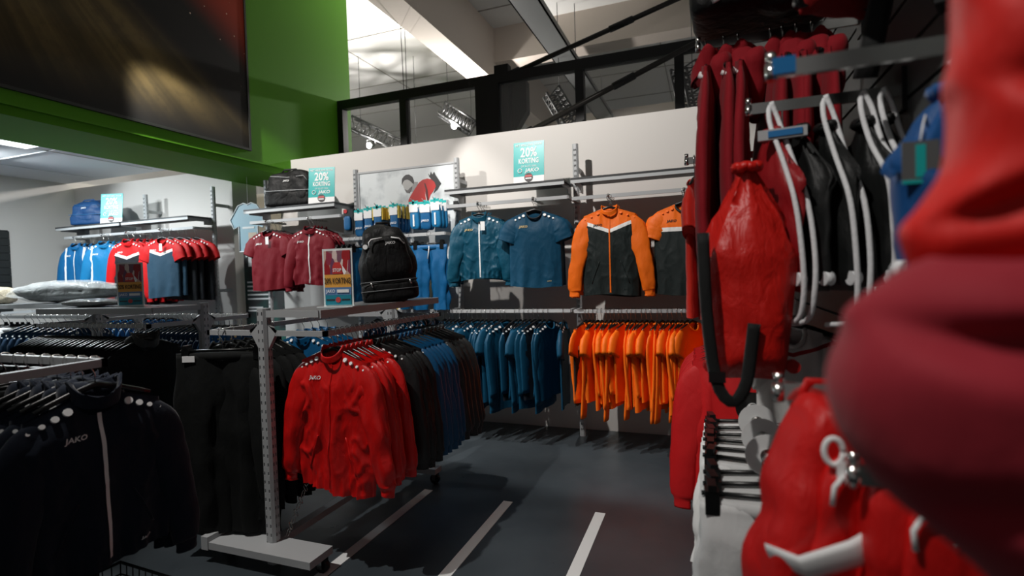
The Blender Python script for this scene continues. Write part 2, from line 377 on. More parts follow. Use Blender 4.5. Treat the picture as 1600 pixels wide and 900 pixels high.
# ------------------------------------------------------------------ garment construction
class Body:
    """a garment torso on a hanger: local x across, -y front, z up, rail centre at the origin"""
    def __init__(s, hw=.22, chest=.25, hem=.25, length=.68, T=.05, neck=.075, nd=.07, slope=.34, seed=0, fold=.012, crease=.008, z0=-.105, elastic=0, kf=26):
        s.__dict__.update(locals())
    def zt(s, x, front):
        a = abs(x)
        if a < s.neck: return s.z0-(s.nd if front else .012)*math.sqrt(max(0, 1-(a/s.neck)**2))
        return s.z0-(a-s.neck)*s.slope
    def w(s, v):
        r = lerp(s.hw, s.chest, smooth(v/.28)) if v < .28 else lerp(s.chest, s.hem, (v-.28)/.72)
        if s.elastic and v > .86: r *= 1-s.elastic*smooth((v-.86)/.1)
        return r
    def zh(s, x): return s.z0-s.length+.012*math.sin(x*9+s.seed)+.01*nz3(x*6, s.seed, 3)
    def disp(s, x, z, v):
        sd = s.seed*3.7
        bend = .05*nz3(z*4, sd, 1)
        def sharp(q): q = math.sin(q); return .55*q+.9*(.5-abs(q))*.9
        f = sharp((x+bend)*s.kf*.6+sd+1.6*nz3(x*3, z*2, sd))*s.fold*smooth((v-.08)/.8)
        f += s.fold*.55*math.sin((x-bend)*s.kf*1.7+sd*2+2*nz3(x*4, z*3, sd+5))*smooth((v-.2)/.7)
        def ridge(q): return max(0, 1-abs(q)*2.6)**3
        side = .45+.55*smooth((abs(x)-.05)/.15)
        f -= s.crease*side*(1.0*ridge(nz3(x*6+z*2.5, z*4-x*3, sd+9))+.7*ridge(nz3(x*14-z*3, z*7+x*5, sd+19))+.25*nz3(x*26, z*16, sd))*smooth((v-.02)/.2)
        if s.elastic: f += .006*math.sin(x*140)*smooth((v-.86)/.06)
        return f
    def pt(s, c, v, front):
        x = c*s.w(v); zt = s.zt(c*s.hw, front); z = lerp(zt, s.zh(x), v)
        t = lerp(.016, s.T, smooth(v/.22)); e = math.sqrt(max(0, 1-abs(c)**3))
        y = (-t if front else t)*e+s.disp(x, z, v)*(1 if front else .7)*(.35+.65*e)
        return (x, y, z)
    def grid(s, K, N):
        cs = [-1+2*i/K for i in range(K+1)]; cs = [math.copysign(abs(c)**.8, c) for c in cs]
        rings = []
        for r in range(N+1):
            v = r/N
            rings.append([s.pt(c, v, True) for c in cs]+[s.pt(c, v, False) for c in cs[::-1][1:-1]])
        return MB().loft(rings, (False, False))
    def front(s, x, z):
        v = .3
        for _ in range(4):
            c = max(-1, min(1, x/s.w(v))); zt = s.zt(c*s.hw, True); v = max(0, min(1, (zt-z)/(zt-s.zh(x))))
        return s.pt(c, v, True)[1]
    def strip(s, x0, x1, z0, z1, off, n=24, m=1):
        mb = MB(); rows = []
        for i in range(n+1):
            z = lerp(z0, z1, i/n); rows.append([(lerp(x0, x1, j/m), s.front(lerp(x0, x1, j/m), z)-off, z) for j in range(m+1)])
        return mb.loft(rows, (False, False), closed=False)
def catmull(P, n):
    out = []; Q = [P[0]]+list(P)+[P[-1]]
    for i in range(n+1):
        t = i/n*(len(P)-1); k = min(int(t), len(P)-2); u = t-k
        a, b, c, d = Q[k:k+4]
        out.append(tuple(.5*(2*b[j]+(c[j]-a[j])*u+(2*a[j]-5*b[j]+4*c[j]-d[j])*u*u+(3*b[j]-a[j]-3*c[j]+d[j])*u**3) for j in range(len(b))))
    return out
def sleeve(B, sd, kind, N, M, wr=.10, seed=0, lenf=1.0, splay=1.0, ys=1.0, cuff=True, curl=0.0):
    zt = B.z0-(B.hw-B.neck)*B.slope
    if kind == 'long':   # x, z, y, in-plane radius, depth radius
        P = [(B.hw-.085, zt-.075, 0, .092, .018*ys), (B.hw-.018, zt-.13, -.004, .094, .028*ys), (B.hw+.03*splay, zt-.27*lenf, -.014, .078, .034*ys), (B.hw+.06*splay, zt-.43*lenf, -.02, .066, .032*ys), (B.hw+.075*splay, zt-.57*lenf, -.012, .060, .030*ys), (B.hw+.078*splay, zt-.60*lenf, -.01, .043, .022*ys), (B.hw+.078*splay, zt-.64*lenf, -.01, .042, .022*ys)]
        if not cuff: P = [(B.hw-.085, zt-.075, 0, .09, .012), (B.hw-.03, zt-.14, 0, .09, .016), (B.hw-.02, zt-.30*lenf, curl*.3, .078, .019), (B.hw-.02, zt-.46*lenf, curl*.8, .068, .018), (B.hw-.015, zt-.60*lenf, curl*1.3, .062, .016)]
    else:
        P = [(B.hw-.07, zt-.07, 0, .085, .02*ys), (B.hw+.0, zt-.12, -.003, .098, .034*ys), (B.hw+.045*splay, zt-.225*lenf, -.008, .086, .034*ys)]
    Q = catmull(P, N); rings = []; cen = [Vector((sd*q[0], q[2], q[1])) for q in Q]
    for i, q in enumerate(Q):
        t = (cen[min(i+1, N)]-cen[max(i-1, 0)]); t.y = 0; t.normalize(); nv = Vector((-t.z, 0, t.x)); u = i/N; ring = []
        for k in range(M):
            a = 2*math.pi*k/M
            g = 1+wr*smooth(u*3)*(nz3(math.cos(a)*1.2+seed, math.sin(a)*1.2, u*7+sd*3)+.7*nz3(math.cos(a)*2+9, u*15, seed+sd)*.8)
            ring.append(cen[i]+nv*math.cos(a)*q[3]*g+Vector((0, 1, 0))*math.sin(a)*q[4]*g*(1+.3*wr*math.sin(u*38+a*2)))
        rings.append(ring)
    
    if kind == 'short': rings.append([p*.93+cen[-1]*.07+Vector((0, 0, .012)) for p in rings[-1]])
    return MB().loft(rings, (False, True))
def neck_curve(B, n, lift=0, out=0):
    pts = []
    for k in range(n):
        a = 2*math.pi*k/n; x = (B.neck+out)*math.cos(a); f = math.sin(a) < 0
        x0 = max(-B.neck, min(B.neck, x)); z = B.z0-(B.nd if f else .012)*abs(math.sin(a))**1.0
        pts.append((x, math.sin(a)*(.03+out)+(0 if not f else -.004), z+lift))
    return pts
def collar_crew(B):
    p = neck_curve(B, 20); return MB().tube(p+[p[0]], .009, 6, up=(0, 0, 1))
def collar_stand(B, h=.045):
    n = 24; rings = []
    for u in range(5):
        t = u/4; r = []
        for k in range(n):
            a = 2*math.pi*k/n-math.pi/2; f = math.sin(a) < 0
            gap = .012*t if f else 0
            z = B.z0-(B.nd*.72 if f else .01)*abs(math.sin(a))
            r.append((math.cos(a)*(B.neck*1.02-.006*t)+.004*nz3(a*2, t*3, B.seed), math.sin(a)*(.036+.006*t)-(.012 if f else 0), z+h*t*(.75 if f else 1)-.006))
        rings.append(r)
    ins = [[(p[0]*.93, p[1]*.9, p[2]) for p in r] for r in rings[::-1]]
    return MB().loft(rings+ins, (False, False))
def hood(B):
    """hood lying open on the back: a loose flared collar and a pouch behind it"""
    n = 30; rings = []
    for u in range(7):
        t = u/6; r = []
        for k in range(n):
            a = 2*math.pi*k/n-math.pi/2; f = max(0, -math.sin(a)); bk = max(0, math.sin(a))
            fl = 1.05+.34*math.sin(t*2.6)*(.4+.6*bk); wob = .010*nz3(math.cos(a)*2+B.seed, math.sin(a)*2, t*2)
            z = B.z0-B.nd*.5*f-.008+.085*math.sin(min(1.9, t*2.2))*(1-.45*f)-.03*t*bk
            r.append((math.cos(a)*(B.neck*fl+wob), math.sin(a)*(.040+.035*t*bk)-.016*f+wob, z+wob))
        rings.append(r)
    mb = MB().loft(rings+[[(p[0]*.86, p[1]*.82, p[2]-.006) for p in r] for r in rings[::-1]], (False, False))
    sb = softbox((.25, .085, .25), 12, 3.0, lambda q: Vector((q.x*(1-.45*max(0, -q.z)), q.y*(1+.25*q.z), q.z)), .16, B.seed+3, freq=11)
    b = len(mb.v); mb.v += [(x, y+.052, z+B.z0-.075) for x, y, z in sb.v]
    for f in sb.f: mb.face([b+i for i in f], 0, True)
    return mb
def badges(B, n=4, single=False, r0=.0125, xs=(.10, .215)):
    out = []
    for sd in (-1, 1):
        for i in range(n):
            x = lerp(xs[0], xs[1], i/(n-1)); z = B.zt(x, True)-.030-.004*i; y = B.front(x, z)-.005; r = r0*(1-.55*i/(n-1))
            c = Vector((sd*x, B.front(sd*x, z)-.005, z)); e = Vector((0, -.9, .42))
            out.append(MB().cyl(c-e*.006, c+e*.004, r, 10))
    if single: return out
    m = MB()
    for q in out:
        b = len(m.v); m.v += q.v
        for f in q.f: m.face([b+i for i in f])
    return m
BAD = {}
def garment(kind, mats, seed=0, res=1, **kw):
    """returns [(part name, mesh, kind, label)] for a garment; mats: body, sleeve, collar, zip, logo, badge"""
    d = dict(hw=.215, chest=.245, hem=.24, length=.68, T=.036, seed=seed)
    sl = 'long'; hoodq = False; coll = 'stand'; zipq = True; badge = 4; logo = True; stripes = None; dd = {}
    for k in ('sl', 'coll', 'zipq', 'badge', 'logo', 'lenf', 'splay', 'wr', 'ys', 'single', 'tagq', 'hemlogo', 'badge_r', 'logo_s', 'zipw', 'pocket', 'cuff', 'curl', 'logo_x'):
        if k in kw: dd[k] = kw.pop(k)
    sl = dd.get('sl', 'short' if kind == 'tee' else 'long'); coll = dd.get('coll', {'tee': 'crew', 'jacket': 'stand', 'hoodie': 'hood'}[kind])
    if kind == 'tee': d.update(nd=.07, fold=.01, crease=.005, length=.68)
    d.update(kw); B = Body(**d)
    K, N, SN, SM = ((14, 16, 12, 10), (26, 34, 22, 16), (56, 72, 44, 28))[res]
    P = []
    P.append(('body', B.grid(K, N).mesh('body', mats['body']), None, None))
    for s_ in (-1, 1):
        P.append(('sleeve', sleeve(B, s_, sl, SN if sl == 'long' else max(6, SN//2), SM, dd.get('wr', .10), seed+s_, dd.get('lenf', 1), dd.get('splay', 1), dd.get('ys', 1), dd.get('cuff', True), dd.get('curl', 0)*s_).mesh('sleeve', mats.get('sleeve', mats['body'])), None, None))
    cm = {'crew': collar_crew, 'stand': collar_stand, 'hood': hood}[coll](B)
    P.append(('hood' if coll == 'hood' else 'collar', cm.mesh('collar', mats.get('collar', mats['body'])), None, None))
    if dd.get('zipq', kind != 'tee'):
        zw = dd.get('zipw', .006)
        P.append(('zipper', B.strip(-zw, zw, B.z0-B.nd*.9, B.z0-B.length*.965, .004, 30 if res else 14).mesh('zipper', mats.get('zip', mats['body'])), None, None))
    if dd.get('logo', True):
        P.append(('logo', add_text(MB(), 'JAKO', dd.get('logo_s', .028), (dd.get('logo_x', -.10), -.004, B.z0-.14), .025, 1.15, 0, B.front, .2).mesh('logo', mats.get('logo', M_white)), None, None))
    if dd.get('hemlogo'):
        P.append(('hem_print', add_text(MB(), 'JAKO', .014, (.13, -.004, B.z0-B.length*.93), .02, 1.2, 0, B.front, .2).mesh('hem_print', mats.get('logo', M_white)), None, None))
    if dd.get('pocket'):
        for s_ in (-1, 1):
            mbp = MB(); pts = []
            for i in range(9):
                t = i/8; x = s_*lerp(.09, .165, t); z = B.z0-B.length*lerp(.60, .86, t); pts.append((x, B.front(x, z)-.002, z))
            P.append(('pocket_zip', mbp.tube(pts, .004, 6).mesh('pocket_zip', mats.get('pocket', mats['body'])), None, None))
    if dd.get('tagq'):
        P.append(('price_tag', MB().bx(.02, .062, -.07, -.068, B.z0-.15, B.z0-.065).mesh('price_tag', M_white), None, None))
    nb = dd.get('badge', 4)
    if nb:
        if dd.get('single'):
            for q in badges(B, nb, True, dd.get('badge_r', .0125)): P.append(('shoulder_badge', q.mesh('shoulder_badge', mats.get('badge', M_white)), None, None))
        else:
            P.append(('shoulder_badges', badges(B, nb, False, dd.get('badge_r', .0125)).mesh('shoulder_badges', mats.get('badge', M_white)), 'stuff', None))
    return P
def trousers(mats, seed=0, hw=.20, length=1.0, T=.04, N=26, M=18, taper=.28, stripe=None, cord=None, fold=.08, top=-.125):
    P = []
    for s_ in (-1, 1):
        rings = []; st = []
        for i in range(N+1):
            v = i/N; z = top-length*v; rx = hw*.53*(1-taper*v); ry = T*(1-.15*v)*lerp(.55, 1, smooth(v*4))
            cx = s_*(hw*.5+.02*v); ring = []
            for k in range(M):
                a = 2*math.pi*k/M
                g = 1+fold*smooth(v*3)*(math.sin(a*5+seed+s_+2*nz3(v*3, seed, s_))+1.3*nz3(math.cos(a)*1.5+seed, math.sin(a)*1.5+s_, v*6))
                ring.append((cx+rx*math.cos(a)*g, ry*math.sin(a)*g+.012*nz3(v*3, seed, s_*2), z+.01*nz3(a, seed, 0)*(v > .9)))
            rings.append(ring); kk = 0 if s_ > 0 else M//2
            st.append(ring[kk])
        P.append(('leg', MB().loft(rings, (True, False)).mesh('leg', mats['body']), None, None))
        if stripe:
            for off in (-1, 1)[:stripe]:
                mbs = MB(); rows = [[(p[0]+s_*.004-s_*(.006 if q in (0, 3) else 0), p[1]+(q-1.5)*.011+off*.013*(stripe > 1), p[2]) for q in range(4)] for p in st]
                P.append(('side_stripe', mbs.loft(rows, (False, False), closed=False).mesh('side_stripe', mats['stripe'][0 if off < 0 else -1]), None, None))
    wb = [[(hw*1.03*math.cos(2*math.pi*k/40), T*.62*math.sin(2*math.pi*k/40)*(1+.08*math.sin(k*2.2)), z) for k in range(40)] for z in (top+.012, top-.012, top-.035)]
    P.append(('waistband', MB().loft(wb, (True, True)).mesh('waistband', mats.get('band', mats['body'])), None, None))
    if cord: P.append(('drawstring', MB().tube([(.01, -T*.6-.004, top), (.012, -T*.8-.008, top-.05), (.004, -T-.012, top-.13)], .005, 6).mesh('drawstring', mats['cord']), None, None))
    return P
# hangers
def hanger_parts(hw=.19):
    hook = MB().tube([(0, 0, -.088), (0, 0, -.045), (-.006, 0, -.032), (-.02, 0, -.012), (-.0225, 0, .002), (-.018, 0, .016), (-.006, 0, .024), (.008, 0, .023), (.019, 0, .014), (.0215, 0, .002), (.018, 0, -.008)], .0024, 6)
    arms = MB().tube([(-hw, 0, -.155), (-hw*.8, 0, -.138), (-hw*.4, 0, -.108), (-.02, 0, -.092), (0, 0, -.088), (.02, 0, -.092), (hw*.4, 0, -.108), (hw*.8, 0, -.138), (hw, 0, -.155)], [.009, .011, .011, .012, .013, .012, .011, .011, .009], 8, flat=.7)
    return [('hook', hook.mesh('hook', M_chrome), None, None), ('shoulder_bar', arms.mesh('shoulder_bar', M_black), None, None)]
def clip_hanger_parts(hw=.17, tags=True):
    hook = MB().tube([(0, 0, -.10), (0, 0, -.045), (-.006, 0, -.032), (-.02, 0, -.012), (-.0225, 0, .002), (-.018, 0, .016), (-.006, 0, .024), (.008, 0, .023), (.019, 0, .014), (.0215, 0, .002), (.018, 0, -.008)], .0024, 6)
    bar = MB().tube([(-hw, 0, -.10), (hw, 0, -.10)], .008, 8)
    P = [('hook', hook.mesh('hook', M_chrome), None, None), ('bar', bar.mesh('bar', M_black), None, None)]
    for s_ in (-1, 1):
        P.append(('clip', MB().bx(s_*hw*.85-.02, s_*hw*.85+.02, -.026, .026, -.155, -.085).bx(s_*hw*.85-.012, s_*hw*.85+.012, -.03, .03, -.085, -.066).mesh('clip', M_black), None, None))
    return P
def inst(name, parts, label, cat, loc, rz=0, group=None, scale=1):
    t = thing(name, label, cat, loc, rz, group)
    if scale != 1: t.scale = (scale, scale, scale)
    for nm, me, kd, lb in parts: ob(nm, me, t, kind=kd, label=lb)
    return t
H_SHIRT = hanger_parts(); H_CLIP = clip_hanger_parts(); H_WIDE = hanger_parts(.21)
rnd = random.Random(7)
ORD = ['first', 'second', 'third', 'fourth', 'fifth', 'sixth', 'seventh', 'eighth', 'ninth', 'tenth', 'eleventh', 'twelfth', 'thirteenth', 'fourteenth', 'fifteenth', 'sixteenth', 'seventeenth', 'eighteenth', 'nineteenth', 'twentieth', 'twenty-first', 'twenty-second']
def nth(label, i): return label+', '+ORD[i]+' in its row'
def hang_row(name, cat, protos, n, p0, p1, rz, first, rest, hfirst, hrest, group, jit=.05, hparts=None, jpos=.006, hgroup=None, lean=0):
    """n garments with their hangers from p0 to p1 along a rail; the first one has its own label"""
    for i in range(n):
        t = i/max(1, n-1); p = [lerp(a, b, t) for a, b in zip(p0, p1)]
        if i and i < n-1:
            a = rnd.uniform(-jpos, jpos); L = Vector(p1)-Vector(p0)
            if L.length > 0: p = list(Vector(p)+L.normalized()*a)
        r = rz+(rnd.uniform(-jit, jit) if i else 0)
        inst(name, protos[i % len(protos)], first if i == 0 else nth(rest, i), cat, p, r, group, 1 if i == 0 else rnd.uniform(.97, 1.02))
        inst('clothes_hanger', hparts or H_SHIRT, hfirst if i == 0 else nth(hrest, i), 'hanger', p, r, hgroup or ('hangers of '+group))
# fabrics
F_red = fab('red_nylon', (208, 18, 16), .37, .5, 7, .5, 0, bd=.035)
F_blackj = fab('black_nylon', (26, 27, 28), .42, .5, 8, .5, 0)
F_blue = fab('royal_blue_nylon', (4, 82, 128), .42, .5, 8, .5, 0)
F_grey = fab('dark_grey_nylon', (44, 47, 48), .42, .5, 8, .5, 0)
F_teal = fab('petrol_polyester', (8, 66, 94), .55, .35, 8, .25, 0)
F_tealb = fab('petrol_shiny', (8, 74, 98), .45, .6, 9, .35, 0)
F_navy = fab('navy_sweat', (17, 27, 42), .85, .35, 9, .2, .15)
F_navyd = fab('dark_navy_panel', (10, 18, 28), .6, .3, 9, .3, 0)
F_or = fab('orange_polyester', (246, 112, 18), .55, .4, 8, .3, 0)
F_orblk = fab('orange_black_chevron', (246, 112, 18), .55, .45, 8, .3, 0, chev=((238, 238, 236), (27, 36, 36), -.285, -.318, .38))
F_orblk2 = fab('orange_black_tee', (246, 112, 18), .6, .35, 8, .3, 0, chev=((238, 238, 236), (27, 36, 36), -.30, -.335, .02))
F_char = fab('charcoal_panel', (27, 36, 36), .6, .35, 8, .3, 0)
F_mar = fab('maroon_polyester', (114, 16, 30), .6, .35, 8, .2, 0)
F_mard = fab('maroon_sweat', (136, 22, 32), .8, .3, 8, .15, .05)
F_redt = fab('red_polyester', (184, 18, 22), .6, .35, 8, .2, 0)
F_redchev = fab('red_navy_chevron', (184, 18, 22), .6, .35, 8, .2, 0, chev=((238, 238, 236), (40, 66, 84), -.285, -.32, .32))
F_redblk = fab('red_long_chevron', (184, 18, 22), .6, .35, 8, .2, 0, chev=((238, 238, 236), (30, 32, 36), -.30, -.335, .3))
F_blt = fab('blue_white_track', (6, 90, 142), .5, .4, 8, .4, 0, shoulder=((235, 240, 245), .142, .178))
F_blp = fab('blue_track_plain', (6, 90, 142), .5, .4, 8, .4, 0)
F_bl2 = fab('turquoise_track', (12, 112, 164), .5, .4, 8, .4, 0, shoulder=((235, 240, 245), .15, .18))
F_bl2p = fab('turquoise_plain', (12, 112, 164), .5, .4, 8, .4, 0)
F_blk = fab('black_cotton', (17, 19, 19), .85, .45, 8, .2, 0)
F_white = fab('white_cotton', (226, 228, 228), .8, .4, 8, .2, 0)
F_redstk = fab('deep_red_jacket', (188, 20, 24), .55, .4, 7, .35, 0)
# ---- prototypes
RED0 = garment('jacket', dict(body=F_red, zip=F_red), 3, 2, hw=.235, chest=.275, hem=.265, length=.76, T=.040, fold=.020, crease=.015, wr=.22, elastic=.05, lenf=1.08, splay=1.35, single=True, badge=4, zipw=.004, ys=1.15, pocket=True)
REDS = [garment('jacket', dict(body=F_red), s, 1, hw=.235, chest=.265, hem=.26, length=.74, T=.03, fold=.012, crease=.010, wr=.18, elastic=.05, lenf=1.05, splay=1.2, zipq=False) for s in (11, 12)]
BLKS = [garment('jacket', dict(body=F_blackj), s, 1, hw=.235, chest=.255, hem=.25, length=.74, T=.03, fold=.012, crease=.010, wr=.18, lenf=1.08, splay=1.0, zipq=False, logo=False) for s in (21, 22)]
BLUS = [garment('jacket', dict(body=F_blue), s, 1, hw=.235, chest=.255, hem=.25, length=.74, T=.03, fold=.012, crease=.010, wr=.18, lenf=1.08, splay=1.0, zipq=False, logo=False) for s in (31, 32)]
GRYS = [garment('jacket', dict(body=F_grey), s, 1, hw=.235, chest=.255, hem=.25, length=.74, T=.03, fold=.012, crease=.010, wr=.18, lenf=1.08, splay=1.0, zipq=False, logo=False) for s in (41, 42)]
HOOD0 = garment('hoodie', dict(body=F_navy, zip=M_white), 5, 2, hw=.225, chest=.275, hem=.265, length=.64, z0=-.13, T=.042, fold=.016, crease=.012, wr=.14, lenf=1.08, splay=1.0, single=True, badge=4, badge_r=.015, logo_s=.026, logo_x=-.085, hemlogo=True, elastic=.05, zipw=.007, pocket=True, ys=1.25)
HOODS = [garment('hoodie', dict(body=F_navy, zip=M_white), s, 1, hw=.225, chest=.26, hem=.255, length=.66, z0=-.13, T=.035, fold=.012, crease=.008, lenf=1.08, badge_r=.017, zipq=False) for s in (51, 52)]
TEALT = [garment('tee', dict(body=F_teal, logo=M_gold, collar=F_navyd), s, r, hemlogo=(r == 2), badge=4, badge_r=.014, length=.70, hw=.225, chest=.245, hem=.25) for s, r in ((61, 2), (62, 1))]
TEALJ = [garment('jacket', dict(body=F_tealb, zip=M_white, logo=M_gold, badge=M_white), s, r, elastic=.10, crease=.014, wr=.2, hw=.20, chest=.23, hem=.225, length=.62, tagq=(r == 2)) for s, r in ((64, 2), (65, 1))]
ORJ = [garment('jacket', dict(body=F_orblk, sleeve=F_or, collar=F_or, zip=F_or, logo=F_char, badge=F_or), s, r, hw=.23, chest=.25, hem=.245, length=.76, hemlogo=(r == 2), lenf=1.12, wr=.2, splay=1.25, ys=.85, badge=3, pocket=(r == 2)) for s, r in ((71, 2), (72, 1))]
ORT = [garment('tee', dict(body=F_orblk2, sleeve=F_or, collar=F_char, logo=F_char, badge=F_or), s, r, hw=.23, chest=.255, hem=.26, length=.76) for s, r in ((74, 2), (75, 1))]
MART = [garment('tee', dict(body=F_mar), s, 1, hemlogo=False, badge=4, tagq=(s == 81), length=.66) for s in (81, 82)]
MARJ = [garment('jacket', dict(body=F_mar, zip=M_white), s, 1, crease=.013, elastic=.08, length=.62, wr=.18) for s in (84, 85)]
MAR_HALL = [garment('jacket', dict(body=F_mard, zip=F_mard), s, 1, hw=.22, chest=.24, hem=.235, length=.72, T=.032, wr=.18, lenf=1.12, splay=1.5, ys=.75, badge=3, coll='hood', zipq=False, logo=False) for s in (91, 92)]
SIDE_NAVY = [garment('jacket' if k else 'tee', dict(body=F_teal, sleeve=F_teal), s, 0, T=.017, fold=.011, length=.72+.05*(s % 3), lenf=1.05+.12*(s % 2), zipq=False, logo=False, cuff=False, curl=.02*((s % 3)-1), coll='crew', badge=4) for s, k in ((101, 1), (102, 1), (103, 0), (104, 1))]
SIDE_NAVYD = [garment('jacket', dict(body=F_navyd, sleeve=F_teal), 105, 0, T=.02, fold=.010, length=.72, zipq=False, logo=False, cuff=False, coll='crew', badge=4)]
SIDE_OR = [garment('jacket' if k else 'tee', dict(body=F_or, sleeve=F_or, badge=F_or), s, 0, T=.018, fold=.012, length=L_, lenf=lf, zipq=False, logo=False, cuff=False, curl=cu_, coll='crew', badge=0) for s, k, L_, lf, cu_ in ((111, 1, .72, 1.1, .02), (112, 1, .66, 1.3, -.03), (113, 0, .66, 1, 0), (114, 1, .74, .95, .03), (116, 0, .70, 1, 0))]
SIDE_ORB = [garment('tee', dict(body=F_orblk2, sleeve=F_or, collar=F_char), 115, 0, T=.018, length=.72, zipq=False, logo=False, ys=.5, badge=0)]
SIDE_BLK = [garment('jacket', dict(body=F_blk), s, 0, T=.02, fold=.010, length=.74, zipq=False, logo=False, cuff=False, curl=.02, coll='crew', badge=0) for s in (121, 122)]
SIDE_BLU = [garment('jacket', dict(body=F_blue, badge=M_gold), s, 0, T=.02, fold=.010, length=.72, zipq=False, logo=False, cuff=False, curl=.02, coll='crew', badge=4) for s in (124, 125)]
SIDE_NVY = [garment('jacket', dict(body=fab('navy_blue_poly', (8, 46, 74), .6), badge=M_white), s, 0, T=.02, fold=.010, length=.72, zipq=False, logo=False, cuff=False, curl=.02, coll='crew', badge=4) for s in (127, 128)]
REDSTK = [garment('jacket', dict(body=F_redstk), s, 1, T=.028, length=.74, hw=.225, chest=.245, hem=.24, lenf=1.15, ys=.75, splay=.8, zipq=False, logo=False, badge=0, wr=.16, crease=.012) for s in (131, 132)]
BLT = [garment('jacket', dict(body=F_blt, sleeve=F_blp, zip=M_white), s, 1, length=.70, badge=0) for s in (141, 142)]
BL2 = [garment('jacket', dict(body=F_bl2, sleeve=F_bl2p), s, 1, length=.72, zipq=False, badge=4) for s in (144, 145)]
REDL = [garment('jacket', dict(body=F_redblk, sleeve=F_redt, collar=F_redt), s, 1, length=.80, lenf=1.15, zipq=False, badge=4) for s in (147, 148)]
RNT = [garment('tee', dict(body=F_redchev, sleeve=F_redt, collar=F_redt), s, 1, length=.72, badge=4, tagq=(s == 151)) for s in (151, 152)]
RBT = [garment('tee', dict(body=F_redblk, sleeve=F_redt, collar=F_redt), s, 1, length=.76, badge=4) for s in (154,)]
RED_TEE = [garment('tee', dict(body=fab('vermilion_tee', (206, 40, 26), .6, .4)), s, 1, T=.03, length=.66, badge=0, logo=False) for s in (161, 162)]

# ------------------------------------------------------------------ shop fittings
def punched_face(mb, pk, o, u, nrm, u0, u1, h, cols, z0, step, w_=.008, sh=.02, depth=.022):
    """a flat post face with rows of real slots: mb takes the sheet, pk the recessed pockets"""
    o = Vector(o); u = Vector(u); nrm = Vector(nrm)
    us = [u0]; hole = []
    for c in sorted(cols): us += [c-w_/2, c+w_/2]; hole.append(len(us)-2)
    us.append(u1); zs = [0]; z = z0; zh = []
    while z < h-.03: zs += [z, z+sh]; zh.append(len(zs)-2); z += step
    zs.append(h); n = len(us); b = len(mb.v)
    for zz in zs: mb.v += [tuple(o+u*uu+Vector((0, 0, zz))) for uu in us]
    for i in range(len(zs)-1):
        for k in range(n-1):
            if k in hole and i in zh:
                c = [o+u*us[k]+Vector((0, 0, zs[i])), o+u*us[k+1]+Vector((0, 0, zs[i])), o+u*us[k+1]+Vector((0, 0, zs[i+1])), o+u*us[k]+Vector((0, 0, zs[i+1]))]
                q = len(pk.v); pk.v += [tuple(p) for p in c]+[tuple(p-nrm*depth) for p in c]
                for f in ((0, 1, 5, 4), (1, 2, 6, 5), (2, 3, 7, 6), (3, 0, 4, 7), (4, 5, 6, 7)): pk.face([q+t for t in f])
            else: mb.face([b+i*n+k, b+i*n+k+1, b+(i+1)*n+k+1, b+(i+1)*n+k])
POSTS = {}
def post_part(parent, x, y, h, w_=.07, d=.06, step=.05):
    key = (h, w_, d, step)
    if key not in POSTS:
        a, b = w_/2, d/2; ch = .014; mb = MB(); pk = MB(); cu = w_/2-.021; cv = d/2-.021
        punched_face(mb, pk, (0, -b, 0), (1, 0, 0), (0, -1, 0), -a+ch, a-ch, h, (-cu, cu), .06, step)
        punched_face(mb, pk, (0, b, 0), (-1, 0, 0), (0, 1, 0), -a+ch, a-ch, h, (-cu, cu), .06, step)
        punched_face(mb, pk, (a, 0, 0), (0, 1, 0), (1, 0, 0), -b+ch, b-ch, h, (-cv, cv) if cv > .005 else (0,), .06, step, depth=.012)
        o8 = [(-a+ch, -b), (a-ch, -b), (a, -b+ch), (a, b-ch), (a-ch, b), (-a+ch, b), (-a, b-ch), (-a, -b+ch)]
        q = len(mb.v); mb.v += [(p[0], p[1], 0) for p in o8]+[(p[0], p[1], h) for p in o8]
        for k in (1, 3, 5, 6, 7): mb.face([q+k, q+(k+1) % 8, q+8+(k+1) % 8, q+8+k])
        mb.face([q+8+k for k in range(8)]); mb.face([q+k for k in range(8)][::-1])
        POSTS[key] = (mb.mesh('post', M_steel), pk.mesh('slots', M_steel))
    p = ob('post', POSTS[key][0], parent, (x, y, 0))
    ob('slots', POSTS[key][1], p, kind='stuff')
    return p
def bar_path(pts, w_=.03, h=.022):
    """a bent rectangular bar: boxes along axis-aligned segments"""
    mb = MB()
    for a, b in zip(pts[:-1], pts[1:]):
        x0, x1 = sorted((a[0], b[0])); y0, y1 = sorted((a[1], b[1])); z = a[2]
        mb.bx(x0-h/2, x1+h/2, y0-h/2, y1+h/2, z-w_/2, z+w_/2)
    return mb
